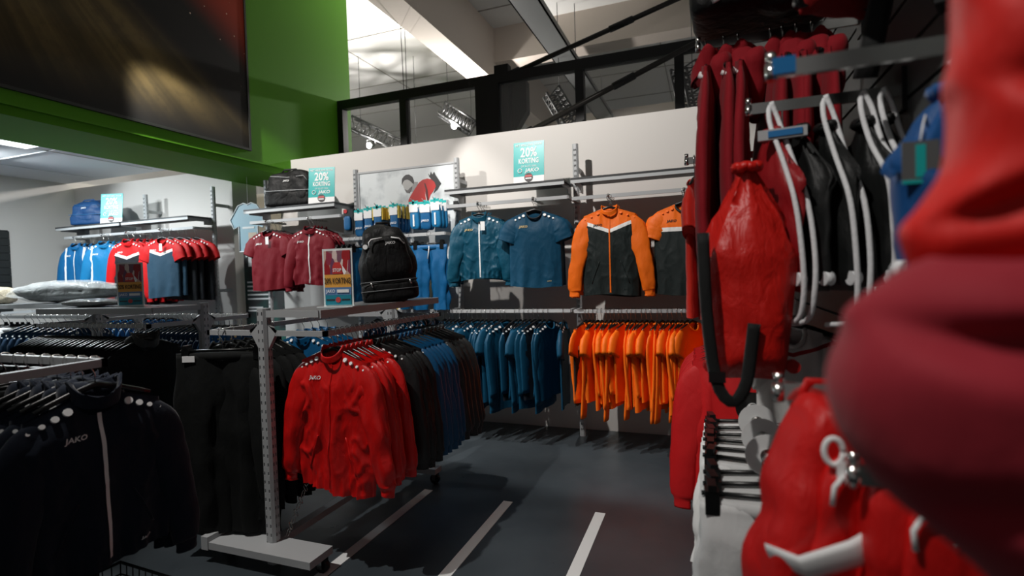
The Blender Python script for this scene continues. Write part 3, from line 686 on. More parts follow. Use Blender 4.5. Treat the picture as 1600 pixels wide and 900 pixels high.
def gondola(label, loc, rz, L, arm, shelf_side=1, hpost=1.45, zr=1.31, reach=.42, casters=True, shelf=True, shelf_in=.05):
    """double-sided rack; local y runs along its length from 0 to L, hanging rails at x = +-reach"""
    t = thing('clothes_rack', label, 'rack', loc, rz)
    for y in (0, L): post_part(t, 0, y, hpost)
    for s_ in (-1, 1):
        ob('hanging_rail', bar_path([(s_*.03, 0, zr), (s_*reach, 0, zr), (s_*reach, L, zr), (s_*.03, L, zr)]).mesh('hanging_rail', M_steel), t)
        for y in (0, L): ob('rail_bracket', MB().prism([(s_*.034, -.09), (s_*.10, .015), (s_*.10, -.012), (s_*.034, .05)] if s_ > 0 else [(s_*.034, -.09), (s_*.034, .05), (s_*.10, -.012), (s_*.10, .015)], -.012, .012).mesh('rail_bracket', M_steel), t, (0, y, zr))
    for y in (0, L):
        f = ob('foot', MB().bx(-.37, .37, y-(.13 if y == 0 else .05), y+.05, .085, .125).mesh('foot', M_steel), t)
        for s_ in (-1, 1):
            if casters:
                c = ob('caster', MB().bx(s_*.34-.016, s_*.34+.016, y-.03, y-.026, .03, .085).bx(s_*.34-.016, s_*.34+.016, y+.026, y+.03, .03, .085).bx(s_*.34-.02, s_*.34+.02, y-.03, y+.03, .078, .086).mesh('caster', M_chrome), t)
                ob('wheel', MB().cyl((s_*.34, y-.016, .037), (s_*.34, y+.016, .037), .037, 16).mesh('wheel', M_black), c)
        ob('end_cap', MB().bx(-.40, -.35, y-(.135 if y == 0 else .055), y+.02, .08, .155).mesh('end_cap', M_steel), t)
    ob('base_beam', MB().bx(-.03, .03, .05, L-.05, .09, .13).mesh('base_beam', M_steel), t)
    if shelf:
        x0, x1 = (.04, reach-.02) if shelf_side > 0 else (-(reach-.02), -.04)
        s = ob('shelf', MB().bx(x0, x1, -.02, L+.02, hpost-.03, hpost-.012).mesh('shelf', M_steel_d), t)
        ob('edge_strip', MB().bx(x1-.002 if shelf_side > 0 else x0-.012, x1+.012 if shelf_side > 0 else x0+.002, -.02, L+.02, hpost-.055, hpost-.012).mesh('edge_strip', M_steel), s)
        ob('end_strip', MB().bx(x0, x1, -.026, -.018, hpost-.05, hpost-.012).mesh('end_strip', M_steel), s)
    return t
# rack in the aisle: runs away from the camera
RX, RY, RL = -2.345, 2.28, 1.27
gondola('grey slotted clothes rack with red, black and blue jackets on its aisle side', (RX, RY, 0), 0, RL, .42, 1, 1.45, 1.31, .42)
# rack parallel to the display wall, left of it
gondola('grey clothes rack full of black jackets with plastic packs on its shelf', (-3.70, 3.0, 0), R(90), 1.27, .42, -1, 1.45, 1.31, .43)
# rack at the left edge with navy hooded jackets
gondola('grey clothes rack with navy hooded jackets at its end', (-2.17, .885, 0), R(90), 1.27, .42, 1, 1.45, 1.31, .44, shelf=False)
# far rack in the left bay
gondola('grey clothes rack standing in the left bay behind the others', (-5.55, 3.75, 0), R(90), 2.6, .42, -1, 1.45, 1.31, .42)
# safety chain on the aisle rack
ch = thing('chain', 'thin steel chain slanting up from the foot of the aisle rack', 'chain', (RX+.05, RY+.06, .14))
link_me = None; mbL = MB()
for k in range(10): pass
ring = [(.009*math.cos(a)*1.0, 0, .022*math.sin(a)) for a in [2*math.pi*i/12 for i in range(13)]]
link_me = MB().tube(ring, .0028, 5).mesh('chain_link', M_chrome)
for k in range(13):
    l_ = ob('chain_link', link_me, ch, (.004*k, .017*k, .031*k+.01)); l_.rotation_euler = (R(-28), 0, R(90*(k % 2)))

def wall_upright(x, label, z1=2.83, y=5.0):
    t = thing('wall_upright', label, 'upright', (x, y, 0), 0, 'slotted uprights of the display wall')
    post_part(t, 0, 0, z1, .055, .05)
    for z in (.4, 1.5, 2.6): ob('wall_anchor', MB().bx(-.012, .012, .02, .215, z-.02, z+.02).mesh('wall_anchor', M_steel), t)
for x, nm in ((-5.02, 'beside the maroon tees'), (-3.71, 'between the maroon jackets and the socks'), (-2.44, 'between the socks and the petrol jackets'), (-1.17, 'between the petrol tees and the orange jackets'), (.10, 'behind the maroon jackets')):
    wall_upright(x, 'grey slotted wall upright '+nm)
for x, nm in ((-8.38, 'near the corner of the left bay'), (-7.14, 'between the two shelves of the left bay'), (-5.9, 'at the right end of the left bay')):
    wall_upright(x, 'grey slotted wall upright '+nm)
def wall_shelf(x0, x1, z, label, y0=4.66, y1=5.02):
    t = thing('wall_shelf', label, 'shelf', ((x0+x1)/2, y1, z), 0, 'grey shelves of the display wall'); h = (x1-x0)/2; d = y0-y1
    ob('panel', MB().bx(-h, h, d-.014, 0, -.012, .006).mesh('panel', M_shelf), t)
    ob('price_strip', MB().bx(-h, h, d-.012, d, -.042, -.012).mesh('price_strip', M_wstrip), t)
    for s_ in (-1, 1): ob('bracket', MB().prism([(0, 0)], 0, 0).mesh('b', M_steel) if False else MB().bx(s_*h-s_*.03-.004, s_*h-s_*.03+.004, d*.9, 0, -.05, -.012).bx(s_*h-s_*.03-.004, s_*h-s_*.03+.004, d*.35, 0, -.09, -.05).mesh('bracket', M_steel), t)
    return t
wall_shelf(-5.02, -3.74, 2.43, 'grey shelf with a black sports bag above the maroon tees')
wall_shelf(-2.41, -1.20, 2.44, 'grey shelf with a teal sign above the petrol tees')
wall_shelf(-1.14, .30, 2.44, 'grey empty shelf above the orange jacket')
wall_shelf(-8.46, -7.16, 2.43, 'grey shelf with a blue sports bag in the left bay')
wall_shelf(-7.12, -5.92, 2.43, 'grey empty shelf over the red and navy tees')
def wall_rail(x0, x1, z, label, y=4.72, back=5.0):
    t = thing('hanging_bar', label, 'rail', ((x0+x1)/2, y, z), 0, 'hanging bars of the display wall'); h = (x1-x0)/2
    ob('bar', MB().bx(-h, h, -.008, .008, -.016, .016).mesh('bar', M_steel), t)
    for s_ in (-1, 1): ob('arm', MB().bx(s_*h-.01, s_*h+.01, 0, back-y, -.014, .014).mesh('arm', M_steel), t)
wall_rail(-5.0, -3.72, 2.29, 'upper bar with the maroon tees and jackets')
wall_rail(-2.41, -1.19, 2.29, 'upper bar with the petrol jackets and tees')
wall_rail(-1.14, .28, 2.27, 'upper bar with the orange jackets')
wall_rail(-8.4, -7.16, 2.29, 'bar with the blue track jackets in the left bay')
wall_rail(-7.12, -5.92, 2.29, 'bar with the red garments in the left bay')
wall_rail(-2.42, -1.19, 1.245, 'lower bar with the row of petrol shirts')
wall_rail(-1.15, .28, 1.24, 'lower bar with the row of orange shirts')
wall_rail(-3.69, -2.46, 2.03, 'bar with blue training trousers under the socks')
wall_rail(-3.69, -2.46, 1.25, 'lower bar half hidden behind the aisle rack')

# ------------------------------------------------------------------ clothes on the aisle rack
rx = RX+.42
hang_row('rain_jacket', 'jacket', [RED0]+REDS*4, 7, (rx, RY+.06, 1.31), (rx, RY+.32, 1.31), R(-4), 'shiny red rain jacket at the front of the aisle rack', 'shiny red rain jacket hanging behind the front red one', 'black hanger of the front red rain jacket', 'black hanger holding a red rain jacket further back', 'red rain jackets on the aisle rack', .12)
hang_row('rain_jacket', 'jacket', BLKS, 5, (rx, RY+.38, 1.31), (rx, RY+.56, 1.31), R(10), 'black rain jacket right behind the red rain jackets', 'black rain jacket between the red and the blue rain jackets', 'black hanger of the first black rain jacket', 'black hanger holding a black rain jacket', 'black rain jackets on the aisle rack', .1)
hang_row('rain_jacket', 'jacket', BLUS, 6, (rx, RY+.62, 1.31), (rx, RY+.88, 1.31), R(12), 'royal blue rain jacket right behind the black rain jackets', 'royal blue rain jacket among the blue ones on the aisle rack', 'black hanger of the first blue rain jacket', 'black hanger holding a blue rain jacket', 'blue rain jackets on the aisle rack', .1)
hang_row('rain_jacket', 'jacket', GRYS, 5, (rx, RY+.95, 1.31), (rx, RY+1.2, 1.31), R(12), 'dark grey rain jacket right behind the blue rain jackets', 'dark grey rain jacket at the far end of the aisle rack', 'black hanger of the first dark grey rain jacket', 'black hanger holding a dark grey rain jacket', 'dark grey rain jackets on the aisle rack', .05)
# left side of the aisle rack: long black trousers in front, black coats behind
lx = RX-.40
TRB = trousers(dict(body=F_blk), 3, .26, 1.04, .045, 50, 34, .06, fold=.2)
inst('trousers', TRB, 'long black trousers clipped at the front of the aisle rack', 'trousers', (lx+.10, RY-.02, 1.31), R(22))
hc = inst('clip_hanger', clip_hanger_parts(.24), 'black clip hanger of the long black trousers', 'hanger', (lx+.10, RY-.02, 1.31), R(22))
ob('size_tag', MB().bx(-.215, -.145, -.034, -.03, -.16, -.125).mesh('size_tag', M_white), hc)
COAT = [garment('jacket', dict(body=F_blk), s, 1, hw=.27, chest=.30, hem=.30, length=.98, T=.035, lenf=1.35, splay=1.2, zipq=False, logo=False, badge=0, fold=.014, crease=.012) for s in (171, 172)]
hang_row('coat', 'coat', COAT, 6, (lx, RY+.05, 1.31), (lx, RY+.45, 1.31), R(-3), 'long black coat right behind the long black trousers', 'long black coat on the hidden side of the aisle rack', 'black hanger of the first black coat', 'black hanger holding a black coat', 'black coats on the aisle rack', .05)
hang_row('rain_jacket', 'jacket', BLUS, 4, (lx, RY+.75, 1.31), (lx, RY+1.0, 1.31), 0, 'blue rain jacket behind the black coats', 'blue rain jacket on the far left of the aisle rack', 'black hanger of the blue jacket behind the coats', 'black hanger holding a blue jacket behind the coats', 'blue jackets behind the black coats', .05)
# rack with black jackets: near rail and far rail
GH = garment('hoodie', dict(body=F_blk, collar=fab('dark_grey_mesh', (58, 60, 60), .7, .6, 14), sleeve=F_blk), 181, 1, hw=.23, chest=.26, hem=.26, length=.74, zipq=False, logo=False, badge=0)
ny = 3.0-.43; fy = 3.0+.43
inst('hooded_jacket', GH, 'black hooded jacket with grey hood at the end of the black row', 'jacket', (-3.73, ny, 1.31), R(84)); inst('clothes_hanger', H_SHIRT, 'black hanger of the black hooded jacket', 'hanger', (-3.73, ny, 1.31), R(84))
hang_row('rain_jacket', 'jacket', SIDE_BLK, 22, (-3.80, ny, 1.31), (-4.90, ny, 1.31), R(88), 'black jacket next to the black hooded jacket', 'black jacket in the long row of black jackets', 'black hanger of the jacket next to the hooded one', 'black hanger in the long row of black jackets', 'black jackets on the left rack', .07)
hang_row('track_jacket', 'jacket', SIDE_BLU, 5, (-3.72, fy, 1.31), (-3.98, fy, 1.31), R(88), 'bright blue jacket with gold badges at the end of the far row', 'bright blue jacket with gold badges behind the end one', 'black hanger of the end blue jacket with gold badges', 'black hanger holding a blue jacket with gold badges', 'blue jackets with gold badges', .06)
hang_row('track_jacket', 'jacket', SIDE_NVY, 15, (-4.05, fy, 1.31), (-4.88, fy, 1.31), R(88), 'navy blue jacket next to the blue jackets with gold badges', 'navy blue jacket in the row behind the black jackets', 'black hanger of the first navy blue jacket', 'black hanger holding a navy blue jacket', 'navy blue jackets behind the black ones', .06)
# rack at the left edge
hy = .885+.44
hang_row('hooded_jacket', 'jacket', [HOOD0]+HOODS*4, 5, (-2.22, hy, 1.31), (-2.52, hy, 1.31), R(82), 'navy hooded jacket with a white zip and round white badges, foremost', 'navy hooded jacket behind the foremost navy hooded jacket', 'black hanger of the foremost navy hooded jacket', 'black hanger holding a navy hooded jacket behind', 'navy hooded jackets', .05)
TRN = [trousers(dict(body=F_blk), s, .2, .9, .03, 16, 12, .2) for s in (7, 8)]
hang_row('trousers', 'trousers', TRN, 9, (-2.62, hy, 1.31), (-3.30, hy, 1.31), R(88), 'black trousers clipped next to the navy hooded jackets', 'black trousers in the row left of the navy hooded jackets', 'black clip hanger next to the navy hooded jackets', 'black clip hanger in the trousers row', 'black trousers on the left rack', .06, H_CLIP)
# far rack: white shorts on its end, dark jackets beyond
WSH = trousers(dict(body=F_white), 5, .2, .42, .04, 14, 14, -.1)
hang_row('shorts', 'shorts', [WSH], 5, (-6.9, 3.33, 1.31), (-7.3, 3.33, 1.31), R(70), 'white shorts at the end of the far rack in the left bay', 'white shorts in the row of the far rack', 'clip hanger of the end white shorts on the far rack', 'clip hanger holding white shorts on the far rack', 'white shorts in the left bay', .05, H_CLIP)
hang_row('track_jacket', 'jacket', SIDE_NVY, 10, (-5.65, 3.33, 1.31), (-6.6, 3.33, 1.31), R(88), 'navy jacket at the near end of the far rack', 'navy jacket in the row of the far rack', 'hanger of the navy jacket at the far rack end', 'hanger in the navy row of the far rack', 'navy jackets on the far rack', .06)
hang_row('track_jacket', 'jacket', SIDE_BLU, 8, (-5.65, 4.17, 1.31), (-6.5, 4.17, 1.31), R(88), 'blue jacket at the back of the far rack', 'blue jacket in the back row of the far rack', 'hanger of the blue jacket at the back of the far rack', 'hanger in the blue back row of the far rack', 'blue jackets on the far rack', .06)

# ------------------------------------------------------------------ clothes on the display wall
def face_out(x, z, protos, n, name, cat, first, rest, h1, h2, group, step=.055, y=4.70, rz=0, dx=0.0):
    arm = thing('face_out_arm', 'short chrome arm carrying the '+group, 'rail', (x, y, z), 0, 'face-out arms')
    ob('arm', MB().bx(-.007, .007, -.03, .28, -.010, .010).mesh('arm', M_chrome), arm); ob('stop', MB().cyl((0, -.035, .0), (0, -.03, .022), .011, 10).mesh('stop', M_chrome), arm)
    hang_row(name, cat, protos, n, (x, y, z), (x+dx, y+step*(n-1), z), rz, first, rest, h1, h2, group, .07, hparts=H_SHIRT)
face_out(-4.66, 2.27, MART, 5, 't_shirt', 't-shirt', 'maroon football tee in front of the maroon tees', 'maroon football tee behind the front maroon tee', 'hanger of the front maroon tee', 'hanger of a maroon tee behind', 'maroon tees', .06, 4.64, R(4))
face_out(-4.10, 2.27, MARJ, 4, 'track_jacket', 'jacket', 'maroon track jacket with white zip in front of its row', 'maroon track jacket behind the front maroon jacket', 'hanger of the front maroon track jacket', 'hanger of a maroon track jacket behind', 'maroon track jackets', .06, 4.68, R(6))
face_out(-2.06, 2.28, TEALJ, 3, 'bomber_jacket', 'jacket', 'petrol bomber jacket with a white zip in front of its row', 'petrol bomber jacket behind the front petrol bomber', 'hanger of the front petrol bomber jacket', 'hanger of a petrol bomber jacket behind', 'petrol bomber jackets', .07, 4.68, R(14))
face_out(-1.50, 2.28, TEALT, 3, 't_shirt', 't-shirt', 'petrol football tee with gold lettering in front of its row', 'petrol football tee behind the front petrol tee', 'hanger of the front petrol tee', 'hanger of a petrol tee behind', 'petrol tees', .06, 4.68, R(8))
face_out(-.80, 2.25, ORJ, 3, 'track_jacket', 'jacket', 'orange and black track jacket with a white chevron in front of its row', 'orange and black track jacket behind the front orange one', 'hanger of the front orange and black jacket', 'hanger of an orange and black jacket behind', 'orange and black jackets', .07, 4.66, R(2))
face_out(-.17, 2.25, ORT, 3, 't_shirt', 't-shirt', 'orange and black tee with a white chest band in front of its row', 'orange and black tee behind the front orange and black tee', 'hanger of the front orange and black tee', 'hanger of an orange and black tee behind', 'orange and black tees', .07, 4.66, R(-6))
# lower rows seen edge on
hang_row('football_shirt', 'shirt', SIDE_NAVY, 13, (-2.44, 4.72, 1.245), (-1.83, 4.72, 1.245), R(74), 'petrol shirt at the start of the petrol row', 'petrol shirt in the first half of the petrol row', 'hanger at the start of the petrol row', 'hanger in the first half of the petrol row', 'petrol shirts in the lower row', .24)
hang_row('football_shirt', 'shirt', SIDE_NAVYD+SIDE_NAVY, 8, (-1.73, 4.72, 1.245), (-1.40, 4.72, 1.245), R(74), 'dark petrol shirt after the gap in the petrol row', 'petrol shirt in the second half of the petrol row', 'hanger after the gap in the petrol row', 'hanger in the second half of the petrol row', 'petrol shirts after the gap', .24)
hang_row('football_shirt', 'shirt', SIDE_NAVY[2:3], 1, (-1.26, 4.72, 1.245), (-1.26, 4.72, 1.245), R(96), 'single petrol shirt hanging apart beside the upright', 'single petrol shirt', 'hanger of the single petrol shirt beside the upright', 'hanger', 'single petrol shirt')
hang_row('football_shirt', 'shirt', SIDE_ORB+SIDE_OR*5, 13, (-1.05, 4.72, 1.24), (-.60, 4.72, 1.24), R(74), 'orange and black shirt at the start of the orange row', 'plain orange shirt in the first half of the orange row', 'hanger at the start of the orange row', 'hanger in the first half of the orange row', 'orange shirts in the lower row', .26)
hang_row('football_shirt', 'shirt', SIDE_OR[::-1], 5, (-.55, 4.72, 1.24), (-.38, 4.72, 1.24), R(74), 'orange tee in the middle of the orange row', 'orange shirt in the middle of the orange row', 'hanger in the middle of the orange row', 'hanger just right of the middle of the orange row', 'orange shirts in the middle', .26)
hang_row('football_shirt', 'shirt', SIDE_OR[1:], 6, (-.33, 4.72, 1.24), (-.13, 4.72, 1.24), R(74), 'orange tee after the gap in the orange row', 'orange shirt after the gap in the orange row', 'hanger after the gap in the orange row', 'hanger further after the gap in the orange row', 'orange shirts after the gap', .24)
hang_row('football_shirt', 'shirt', SIDE_OR[2:3], 1, (.02, 4.72, 1.24), (.02, 4.72, 1.24), R(90), 'single orange shirt hanging apart next to the red jackets', 'x', 'hanger of the single orange shirt', 'x', 'single orange shirt')
hang_row('football_shirt', 'shirt', SIDE_NVY+SIDE_NAVY, 8, (-3.3, 4.72, 1.25), (-2.5, 4.72, 1.25), R(90), 'dark blue shirt low on the wall behind the aisle rack', 'blue shirt low on the wall behind the aisle rack', 'hanger low on the wall behind the aisle rack', 'hanger in the low row behind the aisle rack', 'shirts behind the aisle rack', .1)
# trousers under the socks
F_yel = fab('yellow_stripe', (226, 196, 84), .6, .2)
TRBL = trousers(dict(body=F_blp, stripe=[M_white], cord=M_white), 11, .19, .64, .04, 40, 30, .22, cord=True, fold=.22)
TRST = trousers(dict(body=F_bl2p, stripe=[M_white, F_yel]), 13, .18, .62, .03, 20, 14, .25, stripe=2)
inst('trousers', TRBL, 'royal blue training trousers with a white drawstring, facing front', 'trousers', (-2.62, 4.68, 2.03), R(4)); inst('clip_hanger', H_CLIP, 'clip hanger of the front-facing blue trousers', 'hanger', (-2.62, 4.68, 2.03), R(4))
hang_row('trousers', 'trousers', [TRST], 3, (-2.98, 4.72, 2.03), (-2.86, 4.72, 2.03), R(70), 'blue trousers with white side stripe beside the front-facing trousers', 'striped blue trousers next to the front-facing trousers', 'clip hanger of the striped blue trousers', 'clip hanger of striped blue trousers beside it', 'striped trousers on the right', .06, H_CLIP)
hang_row('trousers', 'trousers', [TRST], 4, (-3.60, 4.72, 2.03), (-3.40, 4.72, 2.03), R(60), 'blue trousers with yellow and white stripes beside the upright', 'blue trousers with yellow and white stripes behind the sign', 'clip hanger of the yellow striped trousers by the upright', 'clip hanger of yellow striped trousers', 'striped trousers on the left', .06, H_CLIP)
# left bay
face_out(-8.02, 2.27, BLT, 4, 'track_jacket', 'jacket', 'blue track jacket with white stripes in front, nearest the corner', 'blue track jacket with white stripes behind the corner one', 'hanger of the front blue track jacket in the left bay', 'hanger of a blue track jacket in the left bay', 'blue track jackets of the left bay', .07, 4.64, R(6))
face_out(-7.45, 2.27, BL2, 4, 'training_top', 'jacket', 'turquoise blue training top in front, between blue and red', 'turquoise blue training top behind the front one', 'hanger of the front turquoise top', 'hanger of a turquoise top behind', 'turquoise tops of the left bay', .07, 4.64, R(16))
face_out(-6.92, 2.27, REDL, 6, 'training_top', 'jacket', 'red long-sleeved top with a white chevron in front of its row', 'red long-sleeved top behind the front red top', 'hanger of the front red long-sleeved top', 'hanger of a red long-sleeved top behind', 'red long-sleeved tops', .06, 4.60, R(10), .14)
face_out(-6.28, 2.27, RNT+[RBT[0]]*4, 5, 't_shirt', 't-shirt', 'red and slate tee with a white chevron in front of its row', 'red and black tee behind the red and slate tee', 'hanger of the red and slate tee', 'hanger of a red and black tee', 'red tees of the left bay', .07, 4.58, R(8), .22)

# ------------------------------------------------------------------ socks on hooks
SOCK = {}
def sock(kind):
    if kind in SOCK: return SOCK[kind]
    blue = F_blp if kind != 'stripe' else F_bl2p
    def prof(q): return Vector((q.x*(1+.12*max(0, -q.z)), q.y, q.z))
    P = [('sock_body', None, None, None)]
    sb = softbox((.105, .045, .23), 8, 4, prof, .05, 2); sb.v = [(x, y, z-.165) for x, y, z in sb.v]
    P = [('sock', sb.mesh('sock', blue), None, None)]
    P.append(('card', MB().bx(-.05, .05, -.027, -.024, -.105, .0).mesh('card', M_white), None, None))
    P.append(('card_hanger', MB().bx(-.05, .05, -.0285, -.027, -.02, .004).bx(-.012, .012, -.0285, -.02, -.03, .02).mesh('card_hanger', plain('teal_print', (20, 178, 176), .5)), None, None))
    if kind == 'stripe': P.append(('stripe', MB().bx(-.008, .008, -.030, -.02, -.25, -.13).mesh('stripe', M_white), None, None))
    else: P.append(('logo', add_text(MB(), 'JAKO', .03, (0, -.031, -.19), .02, 1.1, shear=.2).mesh('logo', M_white), None, None))
    if kind == 'yellow':
        for s_ in (-1, 1): P.append(('yellow_edge', MB().bx(s_*.058-.006, s_*.058+.006, -.02, .02, -.14, -.01).mesh('yellow_edge', F_yel), None, None))
    SOCK[kind] = P; return P
for i, (x, z, n, kind, nm) in enumerate(((-3.50, 2.33, 2, 'plain', 'plain blue sock pair on the first hook beside the upright'), (-3.38, 2.345, 2, 'plain', 'plain blue sock pair on the second hook'), (-3.26, 2.355, 3, 'yellow', 'yellow edged sock pair on the third hook'), (-3.06, 2.36, 4, 'yellow', 'yellow edged sock pair on the fourth hook'), (-2.82, 2.37, 2, 'stripe', 'white striped sock pair on the fifth hook'), (-2.69, 2.36, 2, 'plain', 'dark blue sock pair beneath the red figure on the poster'), (-2.57, 2.375, 3, 'stripe', 'white striped sock pair on the last hook near the upright'))):
    hk = thing('display_hook', 'wire display hook carrying the '+nm.replace(' sock pair', ' socks'), 'hook', (x, 4.98, z), 0, 'sock hooks')
    ob('prong', MB().tube([(0, .0, .0), (0, -.26, .005), (0, -.29, .03)], .0035, 6).mesh('prong', M_steel), hk); ob('backplate', MB().bx(-.02, .02, 0, .02, -.03, .03).mesh('backplate', M_steel), hk)
    for k in range(n):
        inst('sock_pair', sock(kind), nm if k == 0 else nm+', '+ORD[k]+' from its front', 'socks', (x+.008*k, 4.76+.055*k, z), R(rnd.uniform(-8, 10)), 'socks on hook %s' % ['one', 'two', 'three', 'four', 'five', 'six', 'seven'][i])
t = thing('crossbar', 'dark bar carrying the sock hooks', 'rail', (-3.08, 4.99, 2.34), 0)
ob('bar', MB().bx(-.62, .62, -.012, .012, -.03, .012).mesh('bar', M_steel), t); ob('end_bracket', MB().bx(-.66, -.60, -.02, .02, -.06, .04).bx(.6, .66, -.02, .02, -.06, .04).mesh('end_bracket', M_bframe), t)
sp_ = thing('boxed_shinguard', 'dark blister pack with a blue shin guard beside the socks', 'pack', (-3.62, 4.72, 2.33))
ob('card', MB().bx(-.06, .06, 0, .012, -.25, .02).mesh('card', plain('pack_card', (40, 44, 48), .4)), sp_); ob('guard', softbox((.085, .03, .15), 8, 4).mesh('guard', F_blp), sp_, (0, -.012, -.13)); ob('seal', MB().cyl((-.03, -.001, 0), (-.03, -.006, 0), .022, 14).mesh('seal', plain('seal_red', (190, 40, 44), .5)), sp_)

# ------------------------------------------------------------------ poster of an athlete
ps = thing('poster_panel', 'pale framed poster of a bending athlete in a red shirt above the socks', 'poster', (-3.07, 5.0, 2.08))
m, n, l, b = nmat('misty_print'); tc = n.new('ShaderNodeTexCoord'); nz_ = n.new('ShaderNodeTexNoise'); nz_.inputs['Scale'].default_value = 4; nz_.inputs['Detail'].default_value = 5
cr = n.new('ShaderNodeValToRGB'); cr.color_ramp.elements[0].color = col((150, 158, 162)); cr.color_ramp.elements[1].color = col((214, 220, 222)); cr.color_ramp.elements[0].position = .28; cr.color_ramp.elements[1].position = .5
l.new(tc.outputs['Object'], nz_.inputs[0]); l.new(nz_.outputs[0], cr.inputs[0]); l.new(cr.outputs[0], b.inputs['Base Color']); b.inputs['Roughness'].default_value = .5
ob('sheet', MB().bx(-.60, .60, 0, .012, -.72, .70).mesh('sheet', m), ps)
ob('frame', MB().bx(-.61, .61, -.008, .014, .695, .715).bx(-.61, -.592, -.008, .014, -.72, .70).bx(.592, .61, -.008, .014, -.72, .70).mesh('frame', M_steel), ps)
def flat(nm, outline, rgb, y): ob(nm, MB().prism(outline, y, 0).mesh(nm, plain('print_'+nm, rgb, .5)), ps)
def pxy(L): return [((x-636)*.0079, .70-(y-254)*.0079) for x, y in L]
flat('red_shirt', pxy([(641, 304), (640.5, 298), (644, 292), (648, 287), (653, 281), (658, 275), (664, 271.5), (671, 270.5), (677, 272), (682, 276), (684, 282), (680, 288), (675, 293), (672.5, 300), (672, 314), (646, 314)]), (178, 30, 26), -.003)
flat('dark_sleeve', pxy([(677, 272), (674, 268), (673, 264), (675, 267.5), (677, 262), (679, 266), (682, 262.5), (684, 267), (692, 279), (686, 287), (680, 291), (684, 282), (682, 276)]), (34, 36, 38), -.004)
flat('neck', pxy([(645, 280), (650, 273), (656, 274), (655, 280), (649, 287), (645, 286)]), (150, 150, 150), -.0025)
flat('face', pxy([(632.5, 273), (633, 268), (638, 264), (646, 265), (649, 270), (649, 277), (646, 283), (642, 287), (638, 286), (634, 280), (633, 276.5), (631.5, 276)]), (172, 172, 170), -.0035)
flat('hair', pxy([(631, 275), (631.5, 268), (634, 265), (638, 262.5), (643, 262.5), (648, 266), (650, 272), (650, 276), (647, 274), (644, 271), (640, 269), (636, 269.5), (634, 271)]), (40, 40, 42), -.005)
flat('beard', pxy([(635, 282), (638, 287), (642, 288), (646, 284), (647, 279), (644, 281), (640, 284)]), (96, 94, 94), -.005)
flat('arm_shade', pxy([(666, 276), (668, 284), (669, 296), (668, 314), (671, 314), (672, 298), (671, 286), (668, 277)]), (70, 26, 28), -.0045)
flat('white_piping', pxy([(667, 288), (669.5, 298), (670, 308), (669, 308), (668.4, 298)]), (214, 214, 214), -.006)

# ------------------------------------------------------------------ signs
M_teal = plain('teal_sign', (18, 172, 170), .35)
def shelf_sign(label, loc, rz=0, mat=None, w_=.30, h=.40):
    t = thing('discount_sign', label, 'sign', loc, rz); mat = mat or M_teal; wm = M_white
    m3 = Matrix.Rotation(R(-6), 4, 'X')
    def put(nm, mb, mt): o = ob(nm, mb.mesh(nm, mt), t); o.rotation_euler = (R(-6), 0, 0); return o
    put('board', MB().bx(-w_/2, w_/2, 0, .006, .07, h), mat)
    put('white_footer', MB().bx(-w_/2, w_/2, 0, .006, 0, .07), wm)
    pm = wm
    for w2, sz, x, z, bo, sx, sh in (('HET HELE JAAR DOOR', .030, 0, .03, .01, .86, 0), ('20%', .125, 0, .105, .02, .78, 0), ('KORTING', .068, 0, .185, .02, .66, 0), ('OP ALLES VAN', .026, 0, .235, 0, .9, 0), ('JAKO', .05, .035, .275, .02, 1.1, .2)):
        put('lettering', add_text(MB(), w2, sz, (x, -.003, h-z), bo, sx, shear=sh), pm)
    put('crest', MB().tube([(-.085+.02*math.cos(a), -.003, h-.275+.02*math.sin(a)) for a in [k*math.pi/8 for k in range(17)]], .004, 5), pm)
    put('round_badge', MB().cyl((0, -.002, .058), (0, -.005, .058), .042, 24), plain('badge_dark', (56, 50, 52), .5))
    tb = MB().bx(-.034, .034, -.0065, -.004, .062, .078); put('badge_band', tb, plain('badge_red', (206, 84, 84), .5)); put('badge_word', MB().bx(-.03, .03, -.0065, -.004, .042, .054), wm)
    s = ob('easel', MB().bx(-.03, .03, .02, .10, 0, .006).bx(-.03, .03, .096, .10, 0, .14).mesh('easel', M_white), t)
    return t
shelf_sign('teal discount sign beside the black sports bag', (-3.95, 4.70, 2.437), R(14))
shelf_sign('teal discount sign beside the blue sports bag in the left bay', (-7.42, 4.72, 2.437), R(18))
shelf_sign('teal discount sign on the shelf above the petrol tees', (-1.56, 4.72, 2.447), R(2))
